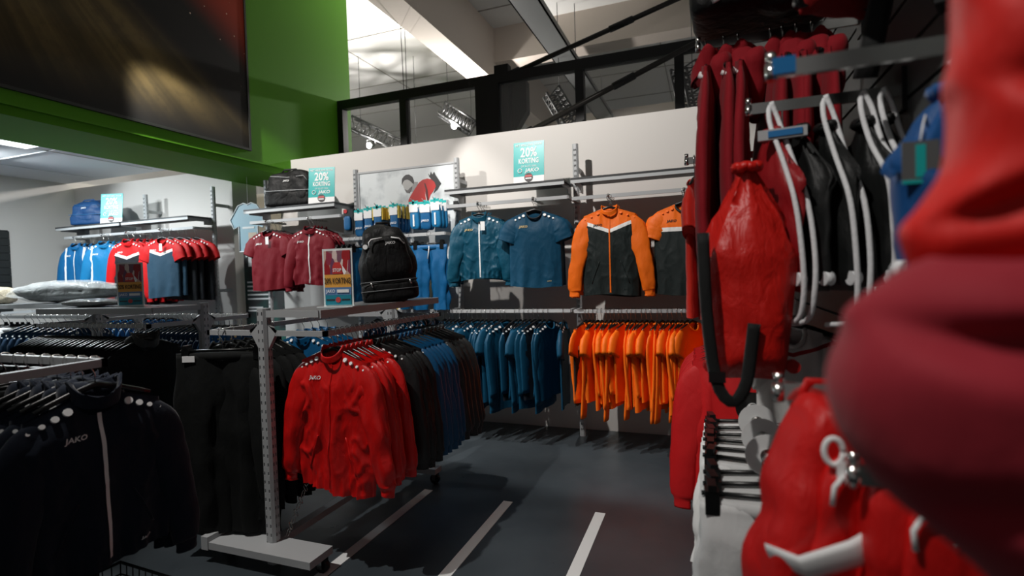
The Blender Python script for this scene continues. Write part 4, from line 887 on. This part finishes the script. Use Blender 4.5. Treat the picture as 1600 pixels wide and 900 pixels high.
def stop_sign(label, loc, rz=0):
    t = thing('table_sign', label, 'sign', loc, rz); w_, h = .165, .33
    def put(nm, mb, mt): return ob(nm, mb.mesh(nm, mt), t)
    put('acrylic_holder', MB().bx(-w_/2-.012, w_/2+.012, .002, .008, 0, h+.012).bx(-w_/2-.03, w_/2+.03, -.05, .06, 0, .006), plain('acrylic', (222, 230, 230), .1))
    put('photo_print', MB().bx(-w_/2, w_/2, -.002, .002, .19, h), photo_m)
    put('orange_band', MB().bx(-w_/2, w_/2, -.002, .002, .115, .19), plain('band_orange', (232, 168, 74), .5))
    put('blue_band', MB().bx(-w_/2, w_/2, -.002, .002, .07, .115), plain('band_blue', (92, 130, 176), .5))
    put('teal_footer', MB().bx(-w_/2, w_/2, -.002, .002, .012, .07), plain('band_teal', (24, 128, 148), .5))
    put('stop_shape', MB().prism([(-.03, .195), (.03, .195), (.03, .235), (.017, .262), (-.017, .262), (-.03, .235)], -.004, -.002), plain('stop_red', (205, 60, 56), .5))
    put('stop_lettering', add_text(MB(), 'STOP', .028, (0, -.006, .215), .02, .8), M_white); put('brand_lettering', add_text(MB(), 'JAKO', .026, (-.045, -.006, .093), .02, .9), M_white); put('brand_bar', MB().bx(-.005, .07, -.006, -.004, .084, .102), M_white)
    put('discount_lettering', add_text(MB(), '20% KORTING', .046, (0, -.005, .152), .02, .56), plain('dark_print', (60, 46, 30), .6))
    put('footer_badge', MB().cyl((0, -.002, .042), (0, -.005, .042), .016, 16), plain('footer_red', (190, 66, 66), .5)); [put('footer_line', MB().bx(x-.026, x+.026, -.004, -.002, .038, .046), plain('footer_dark', (50, 40, 44), .5)) for x in (-.048, .048)]
    return t
photo_m, n, l, b = nmat('team_photo_print'); tc = n.new('ShaderNodeTexCoord'); mp = n.new('ShaderNodeMapping'); mp.inputs['Scale'].default_value = (26, 1, 12)
vo = n.new('ShaderNodeTexVoronoi'); vo.inputs['Scale'].default_value = 1; cr = n.new('ShaderNodeValToRGB'); l.new(tc.outputs['Object'], mp.inputs[0]); l.new(mp.outputs[0], vo.inputs['Vector'])
sp0 = n.new('ShaderNodeSeparateColor'); l.new(vo.outputs['Color'], sp0.inputs[0]); l.new(sp0.outputs[0], cr.inputs[0])
for p_, c_ in ((.0, (150, 30, 36)), (.3, (176, 40, 44)), (.5, (110, 66, 96)), (.75, (196, 150, 128)), (1, (90, 84, 120))): e_ = cr.color_ramp.elements.new(p_); e_.color = col(c_)
l.new(cr.outputs[0], b.inputs['Base Color']); b.inputs['Roughness'].default_value = .4
stop_sign('red and orange table sign on the aisle rack shelf beside the black backpack', (-2.03, 2.53, 1.438), R(10))
stop_sign('table sign on the shelf of the left rack before the red tops', (-4.22, 2.80, 1.438), R(30))
shelf_sign('teal discount sign at the far left standing on the far rack', (-7.92, 3.55, 1.438), R(40))
# banner and cut-out shirt sign in the passage
bn = thing('banner', 'dark green roll-up banner with white lettering in the passage', 'banner', (-5.40, 5.32, 0), R(6))
m, n, l, b = nmat('banner_print'); tc = n.new('ShaderNodeTexCoord'); nz_ = n.new('ShaderNodeTexNoise'); nz_.inputs['Scale'].default_value = 3; cr = n.new('ShaderNodeValToRGB')
cr.color_ramp.elements[0].color = col((40, 44, 46)); cr.color_ramp.elements[1].color = col((34, 92, 84)); cr.color_ramp.elements[0].position = .45; cr.color_ramp.elements[1].position = .7
l.new(tc.outputs['Object'], nz_.inputs[0]); l.new(nz_.outputs[0], cr.inputs[0]); l.new(cr.outputs[0], b.inputs['Base Color']); b.inputs['Roughness'].default_value = .55
ob('sheet', MB().bx(-.34, .34, 0, .004, .08, 2.16).mesh('sheet', m), bn); ob('base', MB().bx(-.36, .36, -.06, .10, 0, .08).mesh('base', M_steel), bn); ob('top_bar', MB().bx(-.345, .345, -.01, .014, 2.14, 2.17).mesh('top_bar', M_steel), bn)
for w2, sz, x, z, bo in (('TEAM', .12, .05, 1.925, .02), ('CREATOR', .07, .09, 1.85, 0), ('DESIGN INNOVATIE', .055, -.02, 1.735, .02)):
    ob('lettering', add_text(MB(), w2, sz, (x, -.004, z), bo, .8).mesh('lettering', M_white), bn)
for x0, x1, z in ((-.30, 0, 1.585), (-.30, -.03, 1.53), (-.30, .06, 1.475), (-.30, .03, 1.42), (-.30, .02, 1.365), (-.29, -.07, 1.25), (-.30, -.05, 1.21)):
    ob('text_line', MB().bx(x0, x1, -.004, -.002, z, z+.022).mesh('text_line', M_white), bn)
shirt = [(-.10, .0), (-.10, .22), (-.155, .20), (-.19, .28), (-.10, .40), (-.04, .42), (0, .405), (.04, .42), (.10, .40), (.19, .28), (.155, .20), (.10, .22), (.10, 0)]
ob('shirt_emblem', MB().prism([(x*.62-.205, z*.62+1.80) for x, z in shirt], -.004, -.002).mesh('shirt_emblem', M_white), bn)
cs = thing('shirt_cutout', 'pale blue shirt-shaped board hanging in front of the banner', 'sign', (-5.31, 4.98, 1.98), R(4))
sc_ = 1.42
ob('board', MB().prism([(x*sc_, z*sc_) for x, z in shirt], 0, .01).mesh('board', plain('cutout_blue', (150, 186, 200), .5)), cs); ob('outline', MB().tube([(x*sc_, -.002, z*sc_) for x, z in shirt+shirt[:1]], .009, 5).mesh('outline', plain('cutout_white', (226, 232, 234), .5)), cs)
ob('sponsor_bar', MB().bx(-.09, .09, -.004, 0, .28, .305).mesh('sponsor_bar', M_white), cs); ob('photo_patch', MB().bx(.0, .12, -.004, 0, .05, .23).mesh('photo_patch', plain('patch', (206, 190, 170), .6)), cs)
ob('string', MB().tube([(0, .005, .57), (0, .005, 1.1)], .002, 5).mesh('string', M_white), cs)

# ------------------------------------------------------------------ bags
def sport_bag(label, loc, rz, fabm, trim, d=(.50, .28, .34), seed=0):
    t = thing('sports_bag', label, 'bag', loc, rz)
    def f(q): return Vector((q.x*(1-.16*max(0, q.z)), q.y*(1-.22*max(0, q.z)), q.z*(1+.06*math.sin(q.x*3))))
    ob('body', softbox(d, 20, 4.2, f, .14, seed, freq=8).mesh('body', fabm), t, (0, 0, d[2]/2+.004))
    ob('base_compartment', softbox((d[0]*1.02, d[1]*1.02, d[2]*.42), 12, 7, None, .03, seed+2).mesh('base_compartment', fabm), t, (0, 0, d[2]*.215))
    z = d[2]*.43; hx, hy = d[0]*.515, d[1]*.515
    ob('zip', MB().tube([(-hx*.9, -hy, z), (hx*.9, -hy, z), (hx, -hy*.9, z), (hx, hy*.9, z)], .004, 6).mesh('zip', trim), t)
    for y in (-.05, .05): ob('handle', MB().tube([(-.10, y, d[2]*.97), (-.07, y, d[2]*1.05), (.07, y, d[2]*1.06), (.10, y, d[2]*.97)], .011, 8, flat=.5).mesh('handle', fabm), t)
    ob('top_piping', MB().tube([(-d[0]*.36, -d[1]*.40, d[2]*.86), (0, -d[1]*.44, d[2]*.80), (d[0]*.34, -d[1]*.42, d[2]*.84), (d[0]*.42, -d[1]*.41, d[2]*.70)], .0035, 6).mesh('top_piping', trim), t)
    ob('logo', add_text(MB(), 'JAKO', .026, (0, -d[1]*.505, d[2]*.70), .02, 1.1, shear=.2).mesh('logo', M_white), t)
    return t
F_bagk = fab('black_bag', (12, 13, 14), .6, .8, 9, .3, 0); F_bagb = fab('blue_bag', (10, 58, 104), .55, .5, 9, .4, 0)
sport_bag('black sports bag on the shelf above the maroon tees', (-4.42, 4.80, 2.436), R(14), F_bagk, M_steel, (.56, .30, .40), 4)
sport_bag('blue sports bag on the shelf of the left bay', (-7.90, 4.80, 2.436), R(14), F_bagb, plain('blue_trim', (40, 100, 150), .5), (.48, .28, .33), 8)
def backpack(label, loc, rot, fabm, piping, d=(.38, .24, .50), seed=0, name='backpack', badge=True, crossband=None, puff=.06, straps=True):
    t = thing(name, label, 'backpack', loc); t.rotation_euler = rot
    def f(q): return Vector((q.x*(1-.30*smooth((q.z-.1)/.9)), q.y*(1-.35*smooth((q.z)/1)), q.z))
    ob('body', softbox(d, 20, 4.5, f, puff, seed, freq=8).mesh('body', fabm), t, (0, 0, d[2]/2))
    ob('front_pocket', softbox((d[0]*.80, d[1]*.5, d[2]*.56), 14, 4, lambda q: Vector((q.x*(1-.22*max(0, q.z)), q.y, q.z)), puff*.8, seed+3).mesh('front_pocket', fabm), t, (.01, -d[1]*.34, d[2]*.56))
    ob('base_compartment', softbox((d[0]*1.03, d[1]*1.06, d[2]*.26), 14, 6, None, .03, seed+5).mesh('base_compartment', fabm), t, (0, -.004, d[2]*.135))
    hx, hy = d[0]*.525, d[1]*.545
    for z in (.265, .15): ob('zip_line', MB().tube([(-hx, 0, d[2]*z), (-hx*.95, -hy, d[2]*z), (hx*.95, -hy, d[2]*z), (hx, 0, d[2]*z)], .0035, 6).mesh('zip_line', M_steel_d), t)
    ob('grab_loop', MB().tube([(-.05, .05, d[2]*.97), (-.04, .05, d[2]*1.05), (.04, .05, d[2]*1.05), (.05, .05, d[2]*.97)], .011, 8, flat=.6).mesh('grab_loop', fabm), t)
    for s_ in (-1, 1) if straps else ():
        ob('shoulder_strap', MB().tube([(s_*.06, d[1]*.36, d[2]*.93), (s_*.10, d[1]*.52, d[2]*.86), (s_*.12, d[1]*.62, d[2]*.55), (s_*.14, d[1]*.5, d[2]*.2)], .026, 8, flat=.35).mesh('shoulder_strap', fabm), t)
    ob('pocket_piping', MB().tube([(-d[0]*.30, -d[1]*.605, d[2]*.70), (-d[0]*.30, -d[1]*.605, d[2]*.765), (-d[0]*.25, -d[1]*.60, d[2]*.80), (-d[0]*.06, -d[1]*.61, d[2]*.81)], .0045, 6).mesh('pocket_piping', piping), t)
    ob('pocket_piping', MB().tube([(d[0]*.10, -d[1]*.60, d[2]*.81), (d[0]*.24, -d[1]*.59, d[2]*.79), (d[0]*.33, -d[1]*.57, d[2]*.72)], .0045, 6).mesh('pocket_piping', piping), t)
    ob('logo', add_text(MB(), 'JAKO', .024, (d[0]*.08, -d[1]*.63, d[2]*.74), .02, 1.1, shear=.2).mesh('logo', M_white), t)
    if badge: ob('round_badge', MB().cyl((-d[0]*.36, -d[1]*.39, d[2]*.72), (-d[0]*.37, -d[1]*.45, d[2]*.72), .016, 14).mesh('round_badge', M_white), t)
    if crossband: ob('cross_band', MB().tube(crossband, .026, 6, flat=.2).mesh('cross_band', M_white), t)
    for x in (-.12, .13): ob('zip_puller', MB().tube([(x, -hy-.004, d[2]*.262), (x+.006, -hy-.008, d[2]*.20)], .006, 6, flat=.5).mesh('zip_puller', M_chrome), t)
    return t
backpack('black backpack with a white round badge on the aisle rack shelf', (-2.04, 3.09, 1.438), (R(-2), R(-4), R(36)), F_bagk, M_white, (.36, .27, .52), 2, puff=.13)
# plastic wrapped garments
def plastic_pack(label, loc, rz, d, seed):
    t = thing('plastic_pack', label, 'pack', loc, rz)
    def f(q): return Vector((q.x, q.y, q.z*(1-.55*abs(q.x)**2)*(1-.3*abs(q.y)**2)))
    ob('folded_garment', softbox((d[0]*.86, d[1]*.86, d[2]*.9), 16, 4, f, .10, seed).mesh('folded_garment', plain('packed_dark', (44, 50, 50), .8)), t, (0, 0, d[2]*.48))
    m, n, l, b = nmat('plastic_film'); b.inputs['Base Color'].default_value = (.85, .88, .88, 1); b.inputs['Roughness'].default_value = .12; b.inputs['Specular IOR Level'].default_value = 1
    b.inputs['Alpha'].default_value = .3
    bump(n, l, b, 14, .9, .03, distortion=1.5)
    ob('plastic_bag', softbox((d[0], d[1], d[2]), 20, 3.6, f, .10, seed+4).mesh('plastic_bag', m), t, (0, 0, d[2]*.5))
plastic_pack('large plastic wrapped garment pack on the shelf of the far rack', (-6.3, 3.56, 1.438), R(10), (1.35, .40, .24), 3)
plastic_pack('flat plastic wrapped garment pack on the shelf of the left rack', (-4.66, 2.80, 1.438), R(6), (.58, .26, .07), 9)
tag(ob('knit_hat', softbox((.34, .3, .2), 14, 2.6, None, .08, 5, freq=16).mesh('knit_hat', fab('beige_knit', (170, 160, 140), .9, 1.0, 40))), 'beige knitted hat on the far rack at the left edge', 'hat').location = (-7.45, 3.50, 1.53)
# slat panel and tee at the far left
spn = thing('slat_panel', 'narrow black slat panel on the left bay wall', 'panel', (-8.98, 3.95, 0))
for k in range(11): ob('slat', MB().bx(0, .03, -.6, .42, 1.3+.1*k, 1.395+.1*k).mesh('slat', plain('slat_black', (38, 42, 42), .5)), spn)
ob('backing', MB().bx(-.015, 0, -.6, .42, 1.28, 2.41).mesh('backing', M_slot), spn)
BT = garment('tee', dict(body=F_blt, sleeve=F_blp), 191, 1, length=.7)
inst('t_shirt', BT, 'blue tee with white shoulder stripe on the black slat panel', 't-shirt', (-8.84, 3.70, 2.05), R(85)); inst('clothes_hanger', H_SHIRT, 'hanger of the blue tee on the black slat panel', 'hanger', (-8.84, 3.70, 2.05), R(85))
# wire basket
wb = thing('wire_basket', 'dark wire basket on the floor beside the navy hooded jackets', 'basket', (-2.06, 1.20, 0), R(-3))
mbk = MB(); W_, D_, H_ = .29, .24, .44; M_wire = plain('wire', (62, 64, 62), .35, .8)
ob('rim', MB().tube([(-W_, -D_, H_), (W_, -D_, H_), (W_, D_, H_), (-W_, D_, H_), (-W_, -D_, H_)], .007, 6).mesh('rim', M_wire), wb)
ob('second_rim', MB().tube([(-W_, -D_, H_-.05), (W_, -D_, H_-.05), (W_, D_, H_-.05), (-W_, D_, H_-.05), (-W_, -D_, H_-.05)], .004, 6).mesh('second_rim', M_wire), wb)
for k in range(15):
    x = lerp(-W_, W_, k/14)
    for y in (-D_, D_): mbk.tube([(x, y, H_), (x*.9, y*.9, .01)], .0025, 5)
    y = lerp(-D_, D_, k/14)
    for x in (-W_, W_): mbk.tube([(x, y, H_), (x*.9, y*.9, .01)], .0025, 5)
    mbk.tube([(lerp(-W_, W_, k/14)*.9, -D_*.9, .01), (lerp(-W_, W_, k/14)*.9, D_*.9, .01)], .0025, 5)
ob('wires', mbk.mesh('wires', M_wire), wb, kind='stuff')

# ------------------------------------------------------------------ right wall of slats
XR = .53
rw = ob('wall_right', MB().bx(XR+.02, XR+.10, -.6, 5.22, 0, 3.3).mesh('wall_right', M_slot), kind='structure')
M_slat = plain('charcoal_slat', (66, 70, 70), .55, bmp=(40, .1, .002)); sl_me = MB().bx(0, .022, -.6, 5.2, .006, .129).mesh('slat', M_slat)
for k in range(24): ob('slat', sl_me, rw, (XR, 0, .03+.135*k))
def wall_arm(label, y, z, xt, r=.010, plate=True):
    t = thing('garment_rail', label, 'rail', (XR, y, z), 0, 'display arms of the dark slat wall')
    ob('bar', MB().bx(xt-XR, 0, -.006, .006, -.016, .016).mesh('bar', M_chrome), t)
    ob('tip', MB().cyl((xt-XR-.006, 0, -.02), (xt-XR-.006, 0, .012), .011, 12).cyl((xt-XR-.006, 0, .014), (xt-XR-.006, 0, .034), .009, 12).mesh('tip', M_chrome), t)
    ob('backplate', MB().bx(-.012, 0, -.03, .03, -.06, .06).mesh('backplate', M_bframe), t); return t
wall_arm('chrome arm carrying the maroon jackets', 2.2, 2.46, -.01)
wall_arm('chrome arm carrying the black gym bags with white cords', 1.8, 2.085, .135)
t = wall_arm('chrome arm with a blue label at its tip', 1.15, 1.98, .13)
ob('blue_label', MB().bx(.125-XR, .165-XR, -.012, .012, -.012, .02).mesh('blue_label', plain('label_blue', (24, 110, 170), .4)), t)
wall_arm('chrome arm carrying the red backpack', 1.12, 1.36, .13)
wall_arm('chrome arm behind the red backpack', .95, 1.27, .215)
wall_arm('chrome arm carrying the vermilion tees', 2.75, 2.13, -.08)
# maroon jackets seen edge on
for i, x in enumerate((.01, .075, .125, .235, .275, .32, .37)):
    lb = ('maroon sweat jacket at the tip of the chrome arm' if i == 0 else nth('maroon sweat jacket behind the one at the arm tip', i))
    inst('sweat_jacket', MAR_HALL[i % 2], lb, 'jacket', (x, 2.2, 2.46), R(-88+rnd.uniform(-4, 4)), 'maroon sweat jackets'); inst('clothes_hanger', H_SHIRT, 'hanger of the maroon jacket at the arm tip' if i == 0 else nth('hanger of a maroon sweat jacket on the chrome arm', i), 'hanger', (x, 2.2, 2.46), R(90), 'hangers of maroon sweat jackets')
for i, x in enumerate((-.05, .0, .05)):
    inst('t_shirt', RED_TEE[i % 2], 'vermilion tee hanging under the maroon jackets' if i == 0 else nth('vermilion tee behind the foremost vermilion tee', i), 't-shirt', (x, 2.75, 2.13), R(84), 'vermilion tees'); inst('clothes_hanger', H_SHIRT, 'hanger of the foremost vermilion tee' if i == 0 else nth('hanger of a vermilion tee further in', i), 'hanger', (x, 2.75, 2.13), R(84), 'hangers of vermilion tees')
# gym bags
def gym_bag(label, loc, rz, fabm, cordm, w_=.34, h=.46, drop=.12, seed=0, cord_side=1, cord_len=.62, name='gym_bag', group=None, depth=.10, top_=.35, taper=.15, cords=True):
    t = thing(name, label, 'bag', loc, rz, group); n = 26; N = 26; rings = []
    for i in range(N+1):
        v = i/N; z = -drop-h*v; wd = w_/2*lerp(.12, 1, (v/top_)**1.1 if v < top_ else 1)*(1-taper*max(0, v-top_)); dp = depth/2*lerp(.25, 1, smooth(v/.5))*(1-.9*smooth((v-.9)/.1))
        ring = []
        for k in range(n):
            a = 2*math.pi*k/n; g = 1+(.34*math.sin(a*9+seed)*(1-smooth(v/.6)))+.22*nz3(math.cos(a)*2+seed, math.sin(a)*2, v*5)+.10*nz3(math.cos(a)*4+seed, math.sin(a)*4, v*11)
            ring.append((wd*math.copysign(abs(math.cos(a))**.7, math.cos(a))*(1 if v > .4 else g), dp*math.sin(a)*g+.012*nz3(v*5, math.cos(a)*3, seed), z+.008*nz3(a, v*6, seed)))
        rings.append(ring)
    ob('sack', MB().loft(rings).mesh('sack', fabm), t)
    ruf = [(w_*.105*math.cos(a)*(1+.2*math.sin(a*8)), depth*.22*math.sin(a)*(1+.2*math.sin(a*8)), -drop+.004*math.sin(a*6)) for a in [2*math.pi*k/40 for k in range(41)]]
    ob('drawn_rim', MB().tube(ruf, .014, 7, up=(0, 0, 1)).mesh('drawn_rim', fabm), t)
    for j in (-1, 1) if cords else ():
        k = cord_len/.6; o_ = j*.016
        e_ = w_/2
        pts = catmull([(o_*.3, .0, .014), (.02, o_, -.05*k), (e_*.55*(.5+.5*cord_side), o_, -.16*k), (e_*.95, o_*1.2, -.28*k), (e_*(1.0+.14*cord_side), o_*1.2, -.42*k), (e_*(1.0+.12*cord_side), o_, -.52*k), (e_*.9, o_, -.585*k), (e_*.35, o_-.02, -.60*k)], 30)
        ob('cord', MB().tube(pts, .0075, 7).mesh('cord', cordm), t)
    for s_ in (-1, 1): ob('corner_patch', MB().cyl((s_*w_*.42, -.012, -drop-h+.035), (s_*w_*.42, .012, -drop-h+.035), .02, 12).mesh('corner_patch', cordm), t)
    return t
F_gymr = fab('red_gym', (206, 28, 20), .42, .7, 9, .4, 0, bd=.04); F_gymk = fab('black_gym', (20, 22, 22), .55, .5, 8, .35, 0); F_gymd = fab('dark_red_gym', (150, 22, 28), .5, .6, 9, .4, 0)
M_cord = fab('white_cord', (232, 234, 236), .7, .3, 60, .3, 0)
gym_bag('red drawstring bag with a black strap at the tip of the arm', (.115, 1.70, 2.05), R(8), F_gymr, plain('red_cord', (170, 20, 20), .6), .27, .62, .16, 3, 1, .4, depth=.15, top_=.40, taper=.55, cords=False)
st = thing('bag_strap', 'black webbing strap hanging beside the red drawstring bag', 'strap', (.02, 1.60, 1.72))
ob('webbing', MB().tube(catmull([(-.03, 0, -.02), (-.028, -.01, -.15), (-.02, -.01, -.30), (.0, -.01, -.45), (.04, -.01, -.50), (.075, 0, -.45), (.09, .01, -.36), (.10, .01, -.28)], 22), .017, 6, flat=.25).mesh('webbing', fab('black_webbing', (22, 24, 24), .7)), st); ob('slider', MB().box((-.0, -.012, -.43), (.045, .012, .03)).mesh('slider', M_black), st)
for i, (x, y, fm, ln, nm) in enumerate(((.19, 1.80, F_gymd, .66, 'dark red gym bag with white cords behind the red drawstring bag'), (.265, 1.80, F_gymk, .60, 'plain black gym bag right beside the dark red gym bag'), (.335, 1.80, F_gymk, .66, 'black gym bag with a long white cord loop beside the plain black one'), (.43, 1.80, F_gymk, .56, 'black gym bag with shorter white cords behind the long-corded one'), (.48, 1.80, F_gymk, .55, 'black gym bag with white cords next to the slat wall'))):
    gym_bag(nm, (x, y, 2.085), R(-62-3*i), fm, M_cord, .28, .48, .08, 10+i, (1, 1, .8, .55, .6)[i], ln, depth=.045, cords=(i != 1))
gc = thing('label_clip', 'grey clip with a blue strip hanging on the gym bag arm', 'clip', (.215, 1.75, 2.0), R(-8)); ob('holder', MB().box((0, 0, -.01), (.13, .02, .03)).mesh('holder', M_steel), gc); ob('strip', MB().box((.008, -.012, -.01), (.09, .004, .018)).mesh('strip', plain('label_blue', (24, 110, 170), .4)), gc)
ob('wire_hook', MB().tube([(0, .05, 0), (0, .05, .08), (.02, .05, .10)], .003, 6).mesh('wire_hook', M_chrome), gc)
# blue bag with a tag near the wall
bb = gym_bag('royal blue gym bag hanging near the big red garment', (.40, 1.12, 1.93), R(20), fab('blue_gym', (8, 72, 130), .5, .5), M_cord, .20, .34, .04, 22, 1, .2, depth=.10)
tg = thing('price_card', 'grey price card with a teal stripe on the blue gym bag', 'card', (.335, 1.06, 1.80)); ob('card', MB().bx(-.026, .026, 0, .002, -.07, 0).mesh('card', plain('card_grey', (96, 98, 98), .5)), tg); ob('stripe', MB().bx(-.007, .007, -.001, 0, -.06, -.006).mesh('stripe', plain('teal_print', (20, 178, 176), .5)), tg); ob('edge', MB().bx(-.026, .026, -.001, 0, -.07, -.064).mesh('edge', plain('teal_print', (20, 178, 176), .5)), tg)
ob('tie', MB().tube([(0, .001, 0), (.01, .02, .03), (.02, .04, .05)], .0015, 5).mesh('tie', M_white), tg)
# things high up on the right
hb = sport_bag('black bag with a white strip high on the dark wall', (.20, 2.15, 2.50), R(-4), F_bagk, M_white, (.46, .34, .40), 14)
ob('reflective_strip', MB().tube([(-.16, -.176, .20), (-.165, -.178, .09), (-.14, -.176, .02)], .014, 6, flat=.3).mesh('reflective_strip', M_white), hb)
gym_bag('dark red bag hanging high beside the black bag', (.33, 1.66, 2.75), R(30), fab('deep_red_bag', (140, 18, 18), .5), M_black, .22, .46, .02, 31, 1, .3)
backpack('black backpack hanging high on the dark wall', (.40, 1.45, 2.32), (0, 0, R(-70)), F_bagk, M_steel, (.26, .16, .44), 33, badge=False)
for (x, y, z, L_, a_, nm) in ((.44, 1.6, 2.34, .26, 16, 'broad black strap dangling from the high black backpack'), (.46, 1.42, 2.30, .16, -20, 'short black strap beside the broad dangling strap')):
    t = thing('strap', nm, 'strap', (x, y, z), R(-20)); ob('webbing', MB().tube([(0, 0, .1), (.0, 0, 0), (-.03*math.copysign(1, a_), 0, -L_*.6), (-.05*math.copysign(1, a_), 0, -L_)], .028, 6, flat=.2).mesh('webbing', fab('black_webbing', (22, 24, 24), .7)), t); ob('buckle', MB().box((-.045*math.copysign(1, a_), 0, -L_*.8), (.06, .016, .03)).mesh('buckle', M_black), t)
# low rail with white shorts and red jackets
t = thing('low_rail', 'low chrome rail along the dark wall with white shorts and size discs', 'rail', (.16, 1.35, 1.03)); ob('bar', MB().tube([(0, 0, 0), (0, 1.2, 0)], .012, 10).mesh('bar', M_chrome), t)
for y in (.02, 1.18): ob('bracket', MB().bx(0, XR-.16, y-.01, y+.01, -.012, .012).mesh('bracket', M_chrome), t)
WS = [trousers(dict(body=F_white), s, .19, .46, .045, 22, 22, -.12, fold=.12) for s in (41, 42)]
hang_row('shorts', 'shorts', WS, 9, (.16, 1.66, 1.03), (.16, 2.48, 1.03), R(4), 'white shorts at the front of the low rail', 'white shorts further back on the low rail', 'black clip hanger of the front white shorts', 'black clip hanger of white shorts further back', 'white shorts on the low rail', .2, clip_hanger_parts(.19))
for i, y in enumerate((1.73, 1.91, 2.10, 2.30)):
    d_ = thing('size_disc', ['white size disc nearest the front white shorts', 'white size disc in the middle of the low rail', 'white size disc next to the black rimmed one'][i] if i < 3 else 'black rimmed size disc at the back of the low rail', 'disc', (.16, y, 1.03), R(0), 'size discs')
    ob('plate', MB().cyl((0, -.002, 0), (0, .002, 0), .064, 28).mesh('plate', M_white if i < 3 else M_black), d_); ob('hub', MB().cyl((0, -.008, 0), (0, .008, 0), .022, 16).mesh('hub', M_chrome if i < 3 else M_white), d_)
t = thing('low_rail', 'chrome rail along the dark wall with the deep red jackets', 'rail', (.14, 2.6, 1.29)); ob('bar', MB().tube([(0, 0, 0), (0, .95, 0)], .012, 10).mesh('bar', M_chrome), t)
for y in (.02, .93): ob('bracket', MB().bx(0, XR-.14, y-.01, y+.01, -.012, .012).mesh('bracket', M_chrome), t)
hang_row('jacket', 'jacket', REDSTK, 9, (.14, 2.68, 1.29), (.14, 3.2, 1.29), R(-14), 'deep red jacket at the front of its row beside the white shorts', 'deep red jacket behind the front deep red jacket', 'hanger of the front deep red jacket', 'hanger of a deep red jacket further back', 'deep red jackets', .05)
SJ = garment('jacket', dict(body=fab('white_striped', (226, 226, 224), .8, .3, chev=((170, 40, 44), (226, 226, 224), -.20, -.215, .3))), 201, 1, length=.36, hw=.12, neck=.05, chest=.13, hem=.13, sl='short', lenf=.6, coll='crew', zipq=False, badge=0, logo=False)
inst('striped_jersey', SJ, 'white jersey with a red stripe behind the red backpack', 'jersey', (.30, 2.3, 1.46), R(10)); inst('clothes_hanger', H_SHIRT, 'hanger of the white striped jersey', 'hanger', (.30, 2.3, 1.46), R(10))
# red backpacks
F_bagr = fab('red_backpack', (205, 20, 18), .5, .6, 8, .4, 0, bd=.04)
backpack('red backpack with a white cross band on the chrome arm', (.175, 1.10, .88), (R(4), R(5), R(24)), F_bagr, M_white, (.24, .16, .47), 44, badge=False, straps=False, crossband=[(-.125, -.03, .20), (-.10, -.09, .215), (-.04, -.118, .26), (.02, -.11, .29)], puff=.16)
backpack('red backpack hanging behind the one with the white band', (.345, 1.02, .86), (0, R(-4), R(12)), F_bagr, M_white, (.22, .15, .46), 47, badge=False, straps=False, puff=.16)
ca = thing('carabiner', 'white plastic clip on the red backpack', 'clip', (.19, .99, 1.29)); ob('loop', MB().tube([(.014*math.cos(a), 0, .022*math.sin(a)) for a in [k*math.pi/8 for k in range(17)]], .005, 6).mesh('loop', M_white), ca); ob('gate', MB().box((.012, 0, -.03), (.016, .01, .03)).mesh('gate', M_white), ca)
# big out-of-focus garments at the right edge
def close_garment(name, label, prof, fabm, y, depth, seed, folds=(), extra=None):
    """prof: list of (z, left x, right x); a soft padded piece hanging close to the wall"""
    t = thing(name, label, 'jacket', (0, y, prof[-1][0])); n = 36; P = catmull([(p[1], p[2], p[0]) for p in prof], 70); rings = []
    for i, (xl, xr, z) in enumerate(P):
        v = i/70; e = math.sin(math.pi*min(1, max(0, .06+.88*v)))**.35; cx, rx_ = (xl+xr)/2, (xr-xl)/2; ring = []
        for k in range(n):
            a = 2*math.pi*k/n; g = 1+.06*nz3(math.cos(a)*1.4+seed, math.sin(a)*1.4, z*9)
            x_ = math.cos(a); fd = 0
            for zf, sl_, dp in folds: fd += dp*math.exp(-((z+sl_*x_*.1-zf)/.014)**2)
            ring.append((cx+rx_*math.copysign(abs(x_)**.8, x_)+fd*.3*x_, (depth+.016*nz3(z*16, x_*1.6, seed)-fd)*math.sin(a)*e*g+.014*nz3(z*10, x_*1.2, seed), z-prof[-1][0]+.012*nz3(x_*2, z*6, seed+4)))
        rings.append(ring)
    ob('sleeve', MB().loft(rings).mesh('sleeve', fabm), t)
    if extra: extra(t)
    return t
F_big = fab('bright_red_close', (206, 26, 18), .6, .5, 9, .3, 0); F_bigm = fab('maroon_close', (146, 30, 44), .75, .4, 7, .25, .1)
close_garment('padded_jacket', 'bright red jacket sleeve hanging close by at the right edge', [(2.02, .20, .36), (1.86, .192, .36), (1.74, .186, .36), (1.68, .182, .36), (1.645, .165, .36), (1.61, .152, .36), (1.58, .16, .36)], F_big, .52, .075, 3, ((1.70, .4, .02), (1.655, -.3, .025), (1.76, .5, .012)))
close_garment('sweat_jacket', 'maroon jacket sleeve bulging out below the bright red sleeve', [(1.60, .16, .36), (1.585, .135, .37), (1.55, .108, .38), (1.515, .092, .38), (1.485, .092, .38), (1.45, .108, .38), (1.41, .145, .38), (1.37, .185, .38), (1.33, .22, .37)], F_bigm, .49, .085, 7, ((1.535, .25, .035), (1.45, -.3, .012), (1.575, .5, .012)))
wall_arm('chrome arm carrying the close red and maroon jackets', .52, 2.0, .2)
